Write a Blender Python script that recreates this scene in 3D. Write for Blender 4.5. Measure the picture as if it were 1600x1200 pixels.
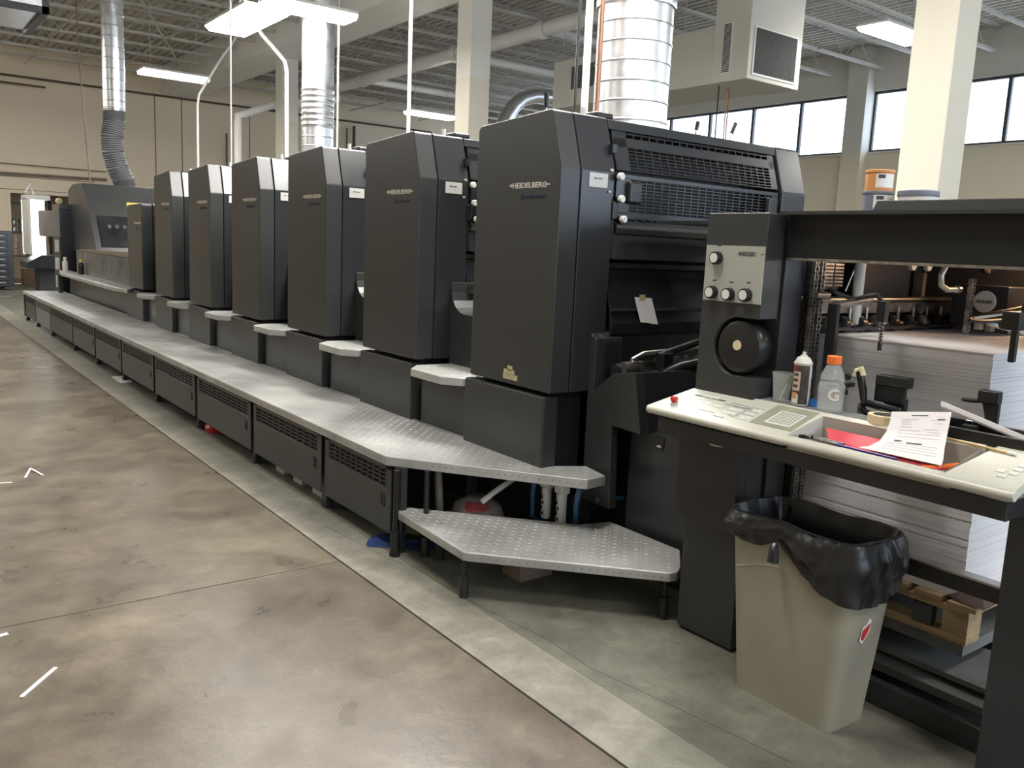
import bpy, bmesh, math, random
from mathutils import Vector, Matrix
random.seed(7)
PI = math.pi
S = bpy.context.scene
C = S.collection
for o in list(bpy.data.objects):
    bpy.data.objects.remove(o)

# ------------------------------------------------------------------ camera
cd = bpy.data.cameras.new('camera'); cam = bpy.data.objects.new('camera', cd); C.objects.link(cam)
cd.sensor_width = 36; cd.lens = 1334.4/1600*36; cd.clip_start = .05; cd.clip_end = 300
cam.matrix_world = Matrix.Translation((0, 0, 1.55)) @ (Matrix.Rotation(-.6462, 4, 'Z') @ Matrix.Rotation(PI/2-.1575, 4, 'X') @ Matrix.Rotation(.0447, 4, 'Z'))
S.camera = cam

# ------------------------------------------------------------------ world, exposure
w = bpy.data.worlds.new('sky'); S.world = w; w.use_nodes = True
bg = w.node_tree.nodes['Background']; bg.inputs[0].default_value = (.70, .83, 1, 1); bg.inputs[1].default_value = 5.2
vs = S.view_settings; vs.view_transform = 'Standard'; vs.look = 'None'; vs.gamma = 1; vs.use_curve_mapping = False
vs.exposure = 0.0
LAMP = 52.0

# ------------------------------------------------------------------ materials
def newmat(name):
    m = bpy.data.materials.new(name); m.use_nodes = True
    nt = m.node_tree; return m, nt, nt.nodes['Principled BSDF']
def mat(name, col, rough=.5, metal=0, var=.08, vscale=3, bump=0, bscale=200, rvar=.06, spec=.5, col2=None, coord='Object', stretch=(1,1,1), detail=4, coat=0):
    m, nt, b = newmat(name); N = nt.nodes; L = nt.links
    tc = N.new('ShaderNodeTexCoord'); mp = N.new('ShaderNodeMapping'); mp.inputs['Scale'].default_value = stretch
    L.new(tc.outputs[coord], mp.inputs[0])
    n = N.new('ShaderNodeTexNoise'); n.inputs['Scale'].default_value = vscale; n.inputs['Detail'].default_value = detail
    L.new(mp.outputs[0], n.inputs['Vector'])
    r = N.new('ShaderNodeValToRGB')
    c1 = tuple(max(0, c*(1-var)) for c in col); c2 = tuple(min(1, c*(1+var)) for c in col) if col2 is None else col2
    r.color_ramp.elements[0].position = .3; r.color_ramp.elements[1].position = .7
    r.color_ramp.elements[0].color = (*c1, 1); r.color_ramp.elements[1].color = (*c2, 1)
    L.new(n.outputs[0], r.inputs[0]); L.new(r.outputs[0], b.inputs['Base Color'])
    mr = N.new('ShaderNodeMapRange'); mr.inputs['To Min'].default_value = rough-rvar; mr.inputs['To Max'].default_value = rough+rvar
    L.new(n.outputs[0], mr.inputs[0]); L.new(mr.outputs[0], b.inputs['Roughness'])
    b.inputs['Metallic'].default_value = metal; b.inputs['Specular IOR Level'].default_value = spec
    b.inputs['Coat Weight'].default_value = coat
    if bump:
        n2 = N.new('ShaderNodeTexNoise'); n2.inputs['Scale'].default_value = bscale; n2.inputs['Detail'].default_value = 2
        L.new(mp.outputs[0], n2.inputs['Vector'])
        bp = N.new('ShaderNodeBump'); bp.inputs['Strength'].default_value = bump; bp.inputs['Distance'].default_value = .002
        L.new(n2.outputs[0], bp.inputs['Height']); L.new(bp.outputs[0], b.inputs['Normal'])
    return m
def emis(name, col, s):
    m, nt, b = newmat(name); b.inputs['Base Color'].default_value = (*col, 1)
    b.inputs['Emission Color'].default_value = (*col, 1); b.inputs['Emission Strength'].default_value = s
    n = nt.nodes.new('ShaderNodeTexNoise'); n.inputs['Scale'].default_value = 2
    return m
def glassmat(name, col, rough=.02, ior=1.45, alpha_thin=True):
    m, nt, b = newmat(name)
    b.inputs['Base Color'].default_value = (*col, 1); b.inputs['Roughness'].default_value = rough
    b.inputs['Transmission Weight'].default_value = 1; b.inputs['IOR'].default_value = ior
    return m
def thin(name, col, a, rough=.05):
    m, nt, b = newmat(name); b.inputs['Base Color'].default_value = (*col, 1); b.inputs['Roughness'].default_value = rough
    b.inputs['Alpha'].default_value = a
    return m
M = {}
M['char'] = mat('charcoal_paint', (.040,.042,.043), .33, var=.03, vscale=2.2, bump=.15, bscale=420, rvar=.008)
M['char2'] = mat('slate_paint', (.034,.036,.040), .22, var=.015, vscale=2.0, bump=.12, bscale=420, rvar=.004)
M['dark'] = mat('dark_machine_metal', (.028,.028,.03), .45, var=.25, vscale=9)
M['black'] = mat('black_void_paint', (.008,.008,.009), .6, var=.2)
M['blackp'] = mat('black_plastic', (.015,.015,.016), .3, var=.1)
M['blackgl'] = mat('smoked_guard', (.018,.019,.022), .12, var=.3, vscale=4, rvar=.05)
M['steel'] = mat('steel', (.45,.44,.42), .32, metal=1, var=.25, vscale=14)
M['steeld'] = mat('oily_steel', (.33,.31,.29), .34, metal=.8, var=.4, vscale=25)
M['tread'] = mat('grey_tread_paint', (.50,.50,.48), .42, metal=.3, var=.22, vscale=3.5, bump=.3, bscale=90, detail=8)
M['treadedge'] = mat('worn_tread_edge', (.36,.35,.33), .5, metal=.3, var=.3, vscale=14, bump=.4, bscale=120, detail=8)
M['pale'] = mat('pale_plate', (.62,.62,.58), .45, var=.05)
M['silver'] = mat('silver_lettering', (.7,.68,.62), .35, metal=.5, var=.1)
M['blueink'] = mat('dark_blue_lettering', (.010,.012,.05), .4)
M['galv'] = mat('galvanised_steel', (.80,.82,.85), .33, metal=1, var=.08, vscale=11, rvar=.1, detail=6)
M['flex'] = mat('grey_flexible_duct', (.14,.145,.155), .5, var=.2, vscale=6)
M['white'] = mat('white_paint', (.78,.77,.74), .45, var=.04)
M['ceil'] = mat('ceiling_white_paint', (.50,.475,.43), .7, var=.07, vscale=1.2)
M['joist'] = mat('joist_paint', (.50,.48,.44), .55, var=.1)
M['brownpipe'] = mat('brown_pipe_paint', (.09,.06,.05), .5, var=.2)
M['copper'] = mat('copper_pipe', (.36,.20,.14), .35, metal=1, var=.2)
M['beigedesk'] = mat('cream_console_moulding', (.66,.65,.56), .34, var=.09, vscale=7, bump=.08, bscale=160, detail=7)
M['greydesk'] = mat('grey_console_back', (.22,.225,.225), .4, var=.1)
M['trayin'] = mat('tray_inner', (.42,.39,.34), .5, var=.08)
M['desklight'] = mat('printed_key_pale', (.8,.8,.74), .4, var=.02)
M['desktint'] = mat('smoky_key_frame', (.36,.36,.27), .35, var=.12, vscale=20)
M['ctrlpanel'] = mat('control_panel_face', (.42,.43,.38), .4, var=.04)
M['red'] = mat('red_plastic', (.6,.03,.03), .3, var=.1)
M['redpaper'] = mat('red_card', (.75,.07,.10), .55, var=.08)
M['purple'] = mat('purple_plastic', (.07,.03,.25), .3)
M['orange'] = mat('orange_plastic', (.9,.19,.03), .35, var=.06)
M['blue'] = mat('blue_plastic', (.03,.2,.6), .35, var=.1)
M['bluehose'] = mat('blue_hose', (.05,.16,.30), .4, var=.2)
M['bluerag'] = mat('blue_cloth', (.02,.05,.17), .8, var=.4, vscale=25)
M['paper'] = mat('white_paper', (.83,.80,.80), .7, var=.02)
M['inkline'] = mat('printed_grey_lines', (.35,.34,.36), .7)
M['darkink'] = mat('printed_dark_lines', (.06,.06,.07), .7)
M['pile'] = mat('paper_pile', (.80,.79,.80), .65, var=.07, vscale=1.0, stretch=(2, 2, 60), bump=.2, bscale=8)
M['cream'] = mat('cream_tape', (.75,.66,.40), .55, var=.05)
M['yellowtape'] = mat('aged_masking_tape', (.52,.47,.27), .7, var=.15, vscale=30)
M['wood'] = mat('raw_pallet_wood', (.48,.34,.19), .7, var=.25, vscale=6, stretch=(1.5, 1.5, 12), bump=.4, bscale=60, detail=6)
M['oldwood'] = mat('dusty_wood', (.22,.17,.13), .8, var=.25, vscale=8)
M['pencil'] = mat('pencil_wood', (.6,.42,.14), .45)
M['bin'] = mat('beige_bin_plastic', (.36,.335,.26), .42, var=.08, vscale=5, bump=.15, bscale=60, detail=8)
M['bag'] = mat('black_bin_liner', (.016,.016,.017), .36, var=.3, vscale=20, bump=.7, bscale=60, coat=.05, stretch=(1,1,.35))
M['clearp'] = glassmat('clear_plastic', (.97,.98,.98), .03, 1.18)
M['greenstraw'] = mat('green_straw', (.15,.35,.05), .4)
M['cardboard'] = mat('brown_cardboard', (.14,.08,.05), .8, var=.15)
M['cabinet'] = mat('dark_drawer_cabinet', (.05,.052,.058), .45, var=.1)
M['canwhite'] = mat('can_white', (.75,.73,.68), .4, var=.1)
M['cantan'] = mat('can_tan', (.65,.45,.34), .5, var=.1)
M['cangrey'] = mat('ink_can_grey', (.22,.23,.28), .4, var=.08)
M['canorange'] = mat('ink_can_orange', (.72,.33,.12), .35, var=.1)
M['yellow'] = mat('yellow_plastic', (.75,.65,.15), .45)
M['taupebox'] = mat('taupe_control_box', (.26,.235,.21), .5, var=.08)
M['rubber'] = mat('rubber_foot', (.02,.02,.02), .6, var=.2)
M['mesh'] = mat('dark_filter_mesh', (.10,.10,.095), .7, var=.1, vscale=3, stretch=(8,8,1))
M['grime'] = mat('oily_grey_plate', (.15,.15,.145), .45, var=.55, vscale=4, bump=.3, bscale=20, detail=8)
M['pipebeige'] = mat('beige_hose', (.5,.45,.36), .3, metal=.5)
M['beam'] = mat('near_black_beam_paint', (.009,.0095,.011), .5, var=.08, vscale=2)
M['dullred'] = mat('dull_red', (.22,.03,.03), .5, var=.3)
M['cup'] = thin('clear_cup_plastic', (.9,.93,.92), .15, .04)
M['darklabel'] = mat('dark_can_label', (.07,.06,.055), .35, var=.5, vscale=40)
M['hoodmat'] = mat('matt_grey_hood', (.022,.022,.022), .75, var=.08, spec=.15)
M['warm'] = emis('warm_work_lamp', (1, .58, .28), 60.0)
M['emit'] = emis('lamp_diffuser', (1, .97, .91), LAMP)
M['booth'] = emis('booth_light_panel', (.86, .93, 1), 5.0)
M['windowglass'] = thin('window_glass', (.9,.95,1), .06)
M['vac'] = mat('dusty_grey_canister', (.14,.12,.11), .6, var=.2)
M['linepaint'] = mat('floor_line_paint', (.6,.57,.5), .6, var=.15, vscale=20)

def two_tone(name, lo, hi, zb, rough=.6):
    m, nt, b = newmat(name); N = nt.nodes; L = nt.links
    g = N.new('ShaderNodeNewGeometry'); s = N.new('ShaderNodeSeparateXYZ'); L.new(g.outputs['Position'], s.inputs[0])
    c = N.new('ShaderNodeMath'); c.operation = 'GREATER_THAN'; c.inputs[1].default_value = zb; L.new(s.outputs[2], c.inputs[0])
    n = N.new('ShaderNodeTexNoise'); n.inputs['Scale'].default_value = 1.5; n.inputs['Detail'].default_value = 5
    mx = N.new('ShaderNodeMix'); mx.data_type = 'RGBA'; mx.inputs[6].default_value = (*lo, 1); mx.inputs[7].default_value = (*hi, 1); L.new(c.outputs[0], mx.inputs[0])
    mr = N.new('ShaderNodeMapRange'); mr.inputs['To Min'].default_value = .9; mr.inputs['To Max'].default_value = 1.08; L.new(n.outputs[0], mr.inputs[0])
    m2 = N.new('ShaderNodeMix'); m2.data_type = 'RGBA'; m2.blend_type = 'MULTIPLY'; m2.inputs[0].default_value = 1
    L.new(mx.outputs[2], m2.inputs[6]); L.new(mr.outputs[0], m2.inputs[7]); L.new(m2.outputs[2], b.inputs['Base Color'])
    b.inputs['Roughness'].default_value = rough
    return m
M['wallfar'] = two_tone('cream_block_wall', (.80,.68,.51), (.80,.69,.53), 3.2)
M['wallwin'] = two_tone('window_wall_paint', (.66,.60,.47), (.60,.58,.52), 4.0)
M['column'] = two_tone('column_paint', (.64,.60,.50), (.68,.66,.60), 4.15)

def floor_mat(name, base, alt, dark, rough):
    m, nt, b = newmat(name); N = nt.nodes; L = nt.links
    g = N.new('ShaderNodeNewGeometry')
    def noise(sc, det=6, dis=0):
        n = N.new('ShaderNodeTexNoise'); n.inputs['Scale'].default_value = sc; n.inputs['Detail'].default_value = det
        n.inputs['Distortion'].default_value = dis; n.inputs['Roughness'].default_value = .6
        L.new(g.outputs['Position'], n.inputs['Vector']); return n
    def ramp(src, p0, p1, c0=(0,0,0,1), c1=(1,1,1,1)):
        r = N.new('ShaderNodeValToRGB'); r.color_ramp.elements[0].position = p0; r.color_ramp.elements[1].position = p1
        r.color_ramp.elements[0].color = c0; r.color_ramp.elements[1].color = c1; L.new(src, r.inputs[0]); return r
    def mix(f, a, c, t='MIX'):
        x = N.new('ShaderNodeMix'); x.data_type = 'RGBA'; x.blend_type = t
        if isinstance(f, float): x.inputs[0].default_value = f
        else: L.new(f, x.inputs[0])
        for i, v in ((6, a), (7, c)):
            if isinstance(v, tuple): x.inputs[i].default_value = v
            else: L.new(v, x.inputs[i])
        return x.outputs[2]
    n1 = noise(.8, 6, .6); n2 = noise(3.5, 8, .3); n3 = noise(26, 4); n4 = noise(1.7, 9, 1.2)
    c = mix(ramp(n1.outputs[0], .38, .62).outputs[0], (*base, 1), (*alt, 1))
    c = mix(ramp(n2.outputs[0], .35, .75, (.84,.84,.84,1), (1.1,1.1,1.1,1)).outputs[0], (0,0,0,1), c)
    x = N.new('ShaderNodeMix'); x.data_type = 'RGBA'; x.blend_type = 'MULTIPLY'; x.inputs[0].default_value = 1
    c0 = mix(ramp(n1.outputs[0], .38, .62).outputs[0], (*base, 1), (*alt, 1)); L.new(c0, x.inputs[6])
    L.new(ramp(n2.outputs[0], .3, .7, (.74,.73,.72,1), (1.18,1.17,1.14,1)).outputs[0], x.inputs[7]); c = x.outputs[2]
    c = mix(ramp(n4.outputs[0], .44, .80, (0,0,0,1), (.85,.85,.85,1)).outputs[0], c, (*dark, 1))
    n5 = noise(9, 10, .8); n6 = noise(60, 6, 0)
    for src, lo, hi in ((n5, .80, 1.14), (n6, .90, 1.08)):
        y_ = N.new('ShaderNodeMix'); y_.data_type = 'RGBA'; y_.blend_type = 'MULTIPLY'; y_.inputs[0].default_value = 1
        L.new(c, y_.inputs[6]); L.new(ramp(src.outputs[0], .32, .68, (lo,lo,lo,1), (hi,hi,hi,1)).outputs[0], y_.inputs[7]); c = y_.outputs[2]
    # small dark specks and pale chips
    v = N.new('ShaderNodeTexVoronoi'); v.inputs['Scale'].default_value = 5.5; L.new(g.outputs['Position'], v.inputs['Vector'])
    c = mix(ramp(v.outputs['Distance'], .02, .05, (.5,.5,.5,1), (0,0,0,1)).outputs[0], c, (*[d*.45 for d in dark], 1))
    v2 = N.new('ShaderNodeTexVoronoi'); v2.inputs['Scale'].default_value = 2.3; L.new(g.outputs['Position'], v2.inputs['Vector'])
    c = mix(ramp(v2.outputs['Distance'], .02, .035, (.6,.6,.6,1), (0,0,0,1)).outputs[0], c, (*[min(1,d*1.7) for d in base], 1))
    L.new(c, b.inputs['Base Color'])
    mr = N.new('ShaderNodeMapRange'); mr.inputs['From Min'].default_value = .3; mr.inputs['From Max'].default_value = .7
    mr.inputs['To Min'].default_value = rough-.1; mr.inputs['To Max'].default_value = rough+.12
    L.new(n2.outputs[0], mr.inputs[0]); L.new(mr.outputs[0], b.inputs['Roughness'])
    bp = N.new('ShaderNodeBump'); bp.inputs['Strength'].default_value = .25; bp.inputs['Distance'].default_value = .004
    L.new(n3.outputs[0], bp.inputs['Height']); L.new(bp.outputs[0], b.inputs['Normal'])
    return m
M['floor'] = floor_mat('sealed_concrete', (.132,.106,.080), (.208,.175,.127), (.078,.065,.050), .34)
M['floorR'] = floor_mat('worn_grey_concrete', (.17,.165,.135), (.25,.245,.20), (.10,.095,.08), .48)
M['floorS'] = floor_mat('pale_worn_strip', (.27,.26,.215), (.38,.365,.31), (.15,.14,.115), .5)
M['groove'] = mat('joint_filler', (.05,.045,.04), .9)

# ------------------------------------------------------------------ helpers
ORG = {}
class MB:
    def __init__(s): s.v = []; s.f = []; s.sm = []
    def add(s, v, f, smooth=False):
        n = len(s.v); s.v += [tuple(p) for p in v]; s.f += [tuple(i+n for i in q) for q in f]; s.sm += [smooth]*len(f); return s
    def box(s, x0, x1, y0, y1, z0, z1):
        return s.add([(x0,y0,z0),(x1,y0,z0),(x1,y1,z0),(x0,y1,z0),(x0,y0,z1),(x1,y0,z1),(x1,y1,z1),(x0,y1,z1)],
                     [(3,2,1,0),(4,5,6,7),(0,1,5,4),(1,2,6,5),(2,3,7,6),(3,0,4,7)])
    def obox(s, o, u, v, n):
        o, u, v, n = map(Vector, (o, u, v, n))
        P = [o, o+u, o+u+v, o+v, o+n, o+u+n, o+u+v+n, o+v+n]
        return s.add(P, [(3,2,1,0),(4,5,6,7),(0,1,5,4),(1,2,6,5),(2,3,7,6),(3,0,4,7)])
    def prism(s, poly, axis, a, b):
        def mk(p, t):
            if axis == 'x': return (t, p[0], p[1])
            if axis == 'y': return (p[0], t, p[1])
            return (p[0], p[1], t)
        n = len(poly)
        ar = sum(poly[i][0]*poly[(i+1) % n][1]-poly[(i+1) % n][0]*poly[i][1] for i in range(n))
        if ar < 0: poly = poly[::-1]
        if axis == 'y': poly = poly[::-1]
        V = [mk(p, a) for p in poly]+[mk(p, b) for p in poly]
        F = [tuple(range(n-1, -1, -1)), tuple(range(n, 2*n))]+[(i, (i+1) % n, n+(i+1) % n, n+i) for i in range(n)]
        return s.add(V, F)
    def cyl(s, p0, p1, r, n=16, r1=None, caps=True):
        p0, p1 = Vector(p0), Vector(p1); d = (p1-p0).normalized()
        a = d.orthogonal().normalized(); b = d.cross(a); r1 = r if r1 is None else r1
        V = []
        for p, rr in ((p0, r), (p1, r1)):
            for i in range(n):
                t = 2*PI*i/n; V.append(p+a*math.cos(t)*rr+b*math.sin(t)*rr)
        s.add(V, [(i, (i+1) % n, n+(i+1) % n, n+i) for i in range(n)], True)
        if caps: s.add(V, [tuple(range(n-1, -1, -1)), tuple(range(n, 2*n))])
        return s
    def tube(s, pts, r, n=8, rs=None):
        pts = [Vector(p) for p in pts]; V = []; m = len(pts)
        up = None
        for k, p in enumerate(pts):
            d = (pts[min(k+1, m-1)]-pts[max(k-1, 0)]).normalized()
            if up is None: up = d.orthogonal().normalized()
            up = (up-d*up.dot(d)).normalized(); b = d.cross(up)
            rr = rs[k] if rs else r
            for i in range(n):
                t = 2*PI*i/n; V.append(p+up*math.cos(t)*rr+b*math.sin(t)*rr)
        F = [(k*n+i, k*n+(i+1) % n, (k+1)*n+(i+1) % n, (k+1)*n+i) for k in range(m-1) for i in range(n)]
        s.add(V, F, True); s.add(V, [tuple(range(n-1, -1, -1)), tuple(range((m-1)*n, m*n))]); return s
    def lathe(s, c, prof, n=20, axis='z'):
        V = []
        for r, h in prof:
            for i in range(n):
                t = 2*PI*i/n; x, y = r*math.cos(t), r*math.sin(t)
                V.append({'z': (c[0]+x, c[1]+y, c[2]+h), 'x': (c[0]+h, c[1]+x, c[2]+y), 'y': (c[0]+x, c[1]+h, c[2]-y)}[axis])
        m = len(prof)
        F = [(k*n+i, k*n+(i+1) % n, (k+1)*n+(i+1) % n, (k+1)*n+i) for k in range(m-1) for i in range(n)]
        s.add(V, F, True)
        return s
    def grid(s, o, u, v, nrm, nx, ny, bar, th, frame=0.0):
        """slotted grille: bars of width bar round nx by ny openings; u, v full extents"""
        o, u, v = Vector(o), Vector(u), Vector(v); nn = Vector(nrm).normalized()*th
        uh, vh = u.normalized(), v.normalized(); W, H = u.length, v.length
        bx, by = bar
        for i in range(nx+1):
            s.obox(o+uh*(W-bx)*i/nx, uh*bx, v, nn)
        for j in range(ny+1):
            s.obox(o+vh*(H-by)*j/ny, u, vh*by, nn)
        return s
    def build(s, name, m, parent=None, bevel=0, seg=2, kind=None):
        me = bpy.data.meshes.new(name)
        o0 = ORG.get(parent, Vector((0,0,0))) if parent else Vector((0,0,0))
        me.from_pydata([tuple(Vector(p)-o0) for p in s.v], [], s.f)
        me.polygons.foreach_set('use_smooth', s.sm); me.update()
        if any(s.sm): me.set_sharp_from_angle(angle=math.radians(38))
        ms = m if isinstance(m, list) else [m]
        for q in ms: me.materials.append(q)
        ob = bpy.data.objects.new(name, me); C.objects.link(ob)
        if parent: ob.parent = parent; ORG[ob] = o0
        if bevel:
            b = ob.modifiers.new('bevel', 'BEVEL'); b.width = bevel; b.segments = seg; b.limit_method = 'ANGLE'; b.angle_limit = math.radians(14)
            for p in me.polygons: p.use_smooth = True
            b.harden_normals = True
        if kind: ob['kind'] = kind
        return ob
def thing(name, loc, label, cat, group=None):
    o = bpy.data.objects.new(name, None); C.objects.link(o); o.location = loc; o.empty_display_size = .1
    o['label'] = label; o['category'] = cat; ORG[o] = Vector(loc)
    if group: o['group'] = group
    return o
def tag(o, label, cat, group=None):
    o['label'] = label; o['category'] = cat
    if group: o['group'] = group
    return o
def struct(o): o['kind'] = 'structure'; return o
def copy_tree(o, parent=None):
    c = o.copy(); C.objects.link(c)
    if parent is not None: c.parent = parent
    for ch in list(o.children): copy_tree(ch, c)
    return c
def text(name, body, size, loc, rot, m, parent, depth=.0015, sx=1, shear=0, bold=0):
    cu = bpy.data.curves.new(name, 'FONT'); cu.body = body; cu.size = size; cu.extrude = depth; cu.shear = shear; cu.offset = bold; cu.resolution_u = 3
    t = bpy.data.objects.new(name, cu); C.objects.link(t)
    dg = bpy.context.evaluated_depsgraph_get(); me = bpy.data.meshes.new_from_object(t.evaluated_get(dg))
    bpy.data.objects.remove(t); me.materials.clear(); me.materials.append(m)
    R = rot.to_3x3() if hasattr(rot, 'to_3x3') else rot
    o0 = ORG.get(parent, Vector((0,0,0)))
    for v in me.vertices:
        v.co = R @ Vector((v.co.x*sx, v.co.y, v.co.z)) + Vector(loc) - o0
    ob = bpy.data.objects.new(name, me); C.objects.link(ob)
    if parent: ob.parent = parent; ORG[ob] = o0
    return ob
def frame(xd, yd):
    xd, yd = Vector(xd).normalized(), Vector(yd).normalized(); z = xd.cross(yd)
    return Matrix(((xd.x, yd.x, z.x), (xd.y, yd.y, z.y), (xd.z, yd.z, z.z)))
def arc(cx, cy, r, a0, a1, n):
    return [(cx+r*math.cos(math.radians(a0+(a1-a0)*i/n)), cy+r*math.sin(math.radians(a0+(a1-a0)*i/n))) for i in range(n+1)]

# ------------------------------------------------------------------ the room
XL, XR, YB, YF, ZC = -9.0, 18.2, -7.5, 26.8, 6.3
fl = MB().box(XL, XR, YB, YF, -.12, -.02).build('floor', M['groove']); struct(fl)
ys = [YB, -3.9, 3.675, 11.3, 18.8, YF]
for i in range(len(ys)-1):
    for (a, b) in ((XL, -5.8), (-5.793, 1.760)):
        MB().box(a, b, ys[i]+.004, ys[i+1]-.003, -.05, 0).build('floor_slab', M['floor'], fl, bevel=.003)
MB().box(1.769, 2.0322, YB, YF, -.05, .0).build('floor_slab', M['floorS'], fl, bevel=.002)
MB().box(2.033, XR, YB, 12, -.05, .0).build('floor_slab', M['floorR'], fl, bevel=.002)
MB().box(2.033, XR, 12.004, YF, -.05, .0).build('floor_slab', M['floorR'], fl, bevel=.002)
MB().box(-6, 2.5, 21.9, 22.0, 0, .002).build('floor_line', M['linepaint'], fl)
# faint diagonal crack line in the strip beside the walkway
pts = [(1.92,4.2),(1.98,3.6),(2.03,3.4),(2.045,2.9),(2.10,2.5),(2.09,2.2),(2.16,1.8),(2.22,1.4)]
cr = MB()
for (a, b) in zip(pts, pts[1:]):
    dx = .003
    cr.add([(a[0],a[1],.0006),(a[0]+dx,a[1],.0006),(b[0]+dx,b[1],.0006),(b[0],b[1],.0006)], [(0,3,2,1)])
cr.build('floor_crack', M['groove'], fl)

# far wall with an opening
wf = MB()
OX0, OX1, OZ = 3.12, 4.75, 2.42
wf.box(XL, OX0, YF, YF+.2, 0, ZC).box(OX1, XR, YF, YF+.2, 0, ZC).box(OX0, OX1, YF, YF+.2, OZ, ZC)
wf = struct(wf.build('wall_far', M['wallfar']))
for x in (6.86, 7.61, 9.64, 11.6):     # dark vertical panel joints
    MB().box(x-.012, x+.012, YF-.012, YF+.01, 0, 5.5).build('joint_strip', M['oldwood'], wf)
for z, x0, x1 in ((2.86, -3, 5.2), (2.52, -3, 5.1)):
    MB().box(x0, x1, YF-.02, YF, z-.008, z+.008).build('panel_joint', M['oldwood'], wf)
MB().box(OX0-.06, OX0, YF-.03, YF+.2, 0, OZ+.05).box(OX0, OX1+.05, YF-.03, YF+.2, OZ, OZ+.09).build('opening_trim', M['wallfar'], wf)
# store room behind the opening
struct(MB().box(OX0-.4, OX1+.6, YF+3.0, YF+3.1, 0, 3).box(OX0-.5, OX0-.4, YF+.2, YF+3.1, 0, 3).box(OX1+.6, OX1+.7, YF+.2, YF+3.1, 0, 3).box(OX0-.5, OX1+.7, YF+.2, YF+3.1, 3, 3.1).box(OX0-.5,OX1+.7,YF+.2,YF+3.1,-.12,0).build('wall_store', M['wallfar']))
struct(MB().box(XL-.2, XL, YB, YF, 0, ZC).build('wall_left', M['wallfar']))
wb = struct(MB().box(XL, -2, YB-.2, YB, 0, ZC).box(16, XR, YB-.2, YB, 0, ZC).box(-2, 16, YB-.2, YB, 0, 1.2).box(-2, 16, YB-.2, YB, 4.6, ZC).build('wall_back', M['wallfar']))
bw = struct(MB().box(-2, 16, YB-.15, YB-.08, 1.2, 1.26).box(-2, 16, YB-.15, YB-.08, 4.54, 4.6).build('window_9', M['cabinet']))
for i in range(13):
    x = -2+18*i/12; MB().box(x-.03, x+.03, YB-.15, YB-.08, 1.2, 4.6).build('mullion', M['cabinet'], bw)
    if i < 12: MB().box(x+.03, x+1.47, YB-.12, YB-.115, 1.26, 4.54).build('pane', M['windowglass'], bw)

# window wall
SZ, HZ = 4.04, 5.36
ww = struct(MB().box(XR, XR+.25, YB, YF, 0, SZ).box(XR, XR+.25, YB, YF, HZ, ZC+.3).build('wall_right', M['wallwin']))
pil = [-3.6, 3.75, 11.45, 19.0, 26.5]
for y in pil:
    MB().box(XR-.28, XR+.1, y-.24, y+.24, 0, ZC).build('pilaster', M['wallwin'], ww)
k = 0
for a, b in zip([YB]+pil, pil+[YF]):
    a += .24; b -= .24
    if b-a < .5: continue
    k += 1
    wn = MB().box(XR+.05, XR+.12, a, b, SZ, SZ+.05).box(XR+.05, XR+.12, a, b, HZ-.06, HZ).box(XR+.05,XR+.12,a,a+.05,SZ,HZ).box(XR+.05,XR+.12,b-.05,b,SZ,HZ).build('window_%d' % k, M['cabinet'])
    struct(wn)
    n = max(1, round((b-a)/1.4))
    for i in range(1, n):
        y = a+(b-a)*i/n
        MB().box(XR+.04, XR+.12, y-.035, y+.035, SZ, HZ).build('mullion', M['cabinet'], wn)
    for i in range(n):
        y0 = a+(b-a)*i/n; y1 = a+(b-a)*(i+1)/n
        MB().box(XR+.08, XR+.084, y0+.02, y1-.02, SZ+.04, HZ-.05).build('pane', M['windowglass'], wn)
    MB().box(XR-.03, XR+.05, a, b, SZ-.04, SZ).build('sill', M['wallwin'], wn)

# ceiling: corrugated deck, beams, joists
p = .19; V = []; F = []
x = XL; prof = []
while x < XR:
    prof += [(x, ZC), (x+.07, ZC), (x+.09, ZC+.06), (x+.17, ZC+.06)]; x += p
prof.append((XR, ZC))
for y in (YB, YF):
    V += [(a, y, b) for a, b in prof]
n = len(prof); F = [(i, i+1, n+i+1, n+i) for i in range(n-1)]
mb = MB(); mb.add(V, F); mb.box(XL-.2, XR+.3, YB-.2, YF+.25, ZC+.2, ZC+.3).box(XL-.2, XR+.3, YF, YF+.25, ZC, ZC+.2).box(XL-.2, XR+.3, YB-.25, YB, ZC, ZC+.2)
ce = struct(mb.build('ceiling', M['ceil']))
beams = [(7.1, 8.0), (-3.5, -2.6)]
for a, b in beams:
    MB().box(a, b, YB, YF, 5.5, ZC).build('beam', M['white'], ce)
def joist(x0, x1, y, name='joist'):
    m = MB(); zt, zb = ZC, 5.78
    for z in (zt-.05, zb):
        m.box(x0, x1, y-.045, y-.008, z, z+.008).box(x0, x1, y-.045, y-.037, z, z+.05)
        m.box(x0, x1, y+.008, y+.045, z, z+.008).box(x0, x1, y+.037, y+.045, z, z+.05)
    n = int(round((x1-x0)/1.0)); L = (x1-x0)/n
    for i in range(n):
        a = x0+i*L
        m.cyl((a, y, zt-.02), (a+L/2, y, zb+.02), .009, 5, caps=False); m.cyl((a+L/2, y, zb+.02), (a+L, y, zt-.02), .009, 5, caps=False)
    return m.build(name, M['joist'], ce)
jA = joist(8.0, XR-.1, 0); jB = joist(-2.6, 7.1, 0)
for src, ylist in ((jA, [2.6+1.2*i for i in range(20)]), (jB, [8.6+1.2*i for i in range(15)])):
    for i, y in enumerate(ylist):
        q = src if i == 0 else src.copy()
        if i: C.objects.link(q)
        q.location = (0, y, 0)
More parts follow.
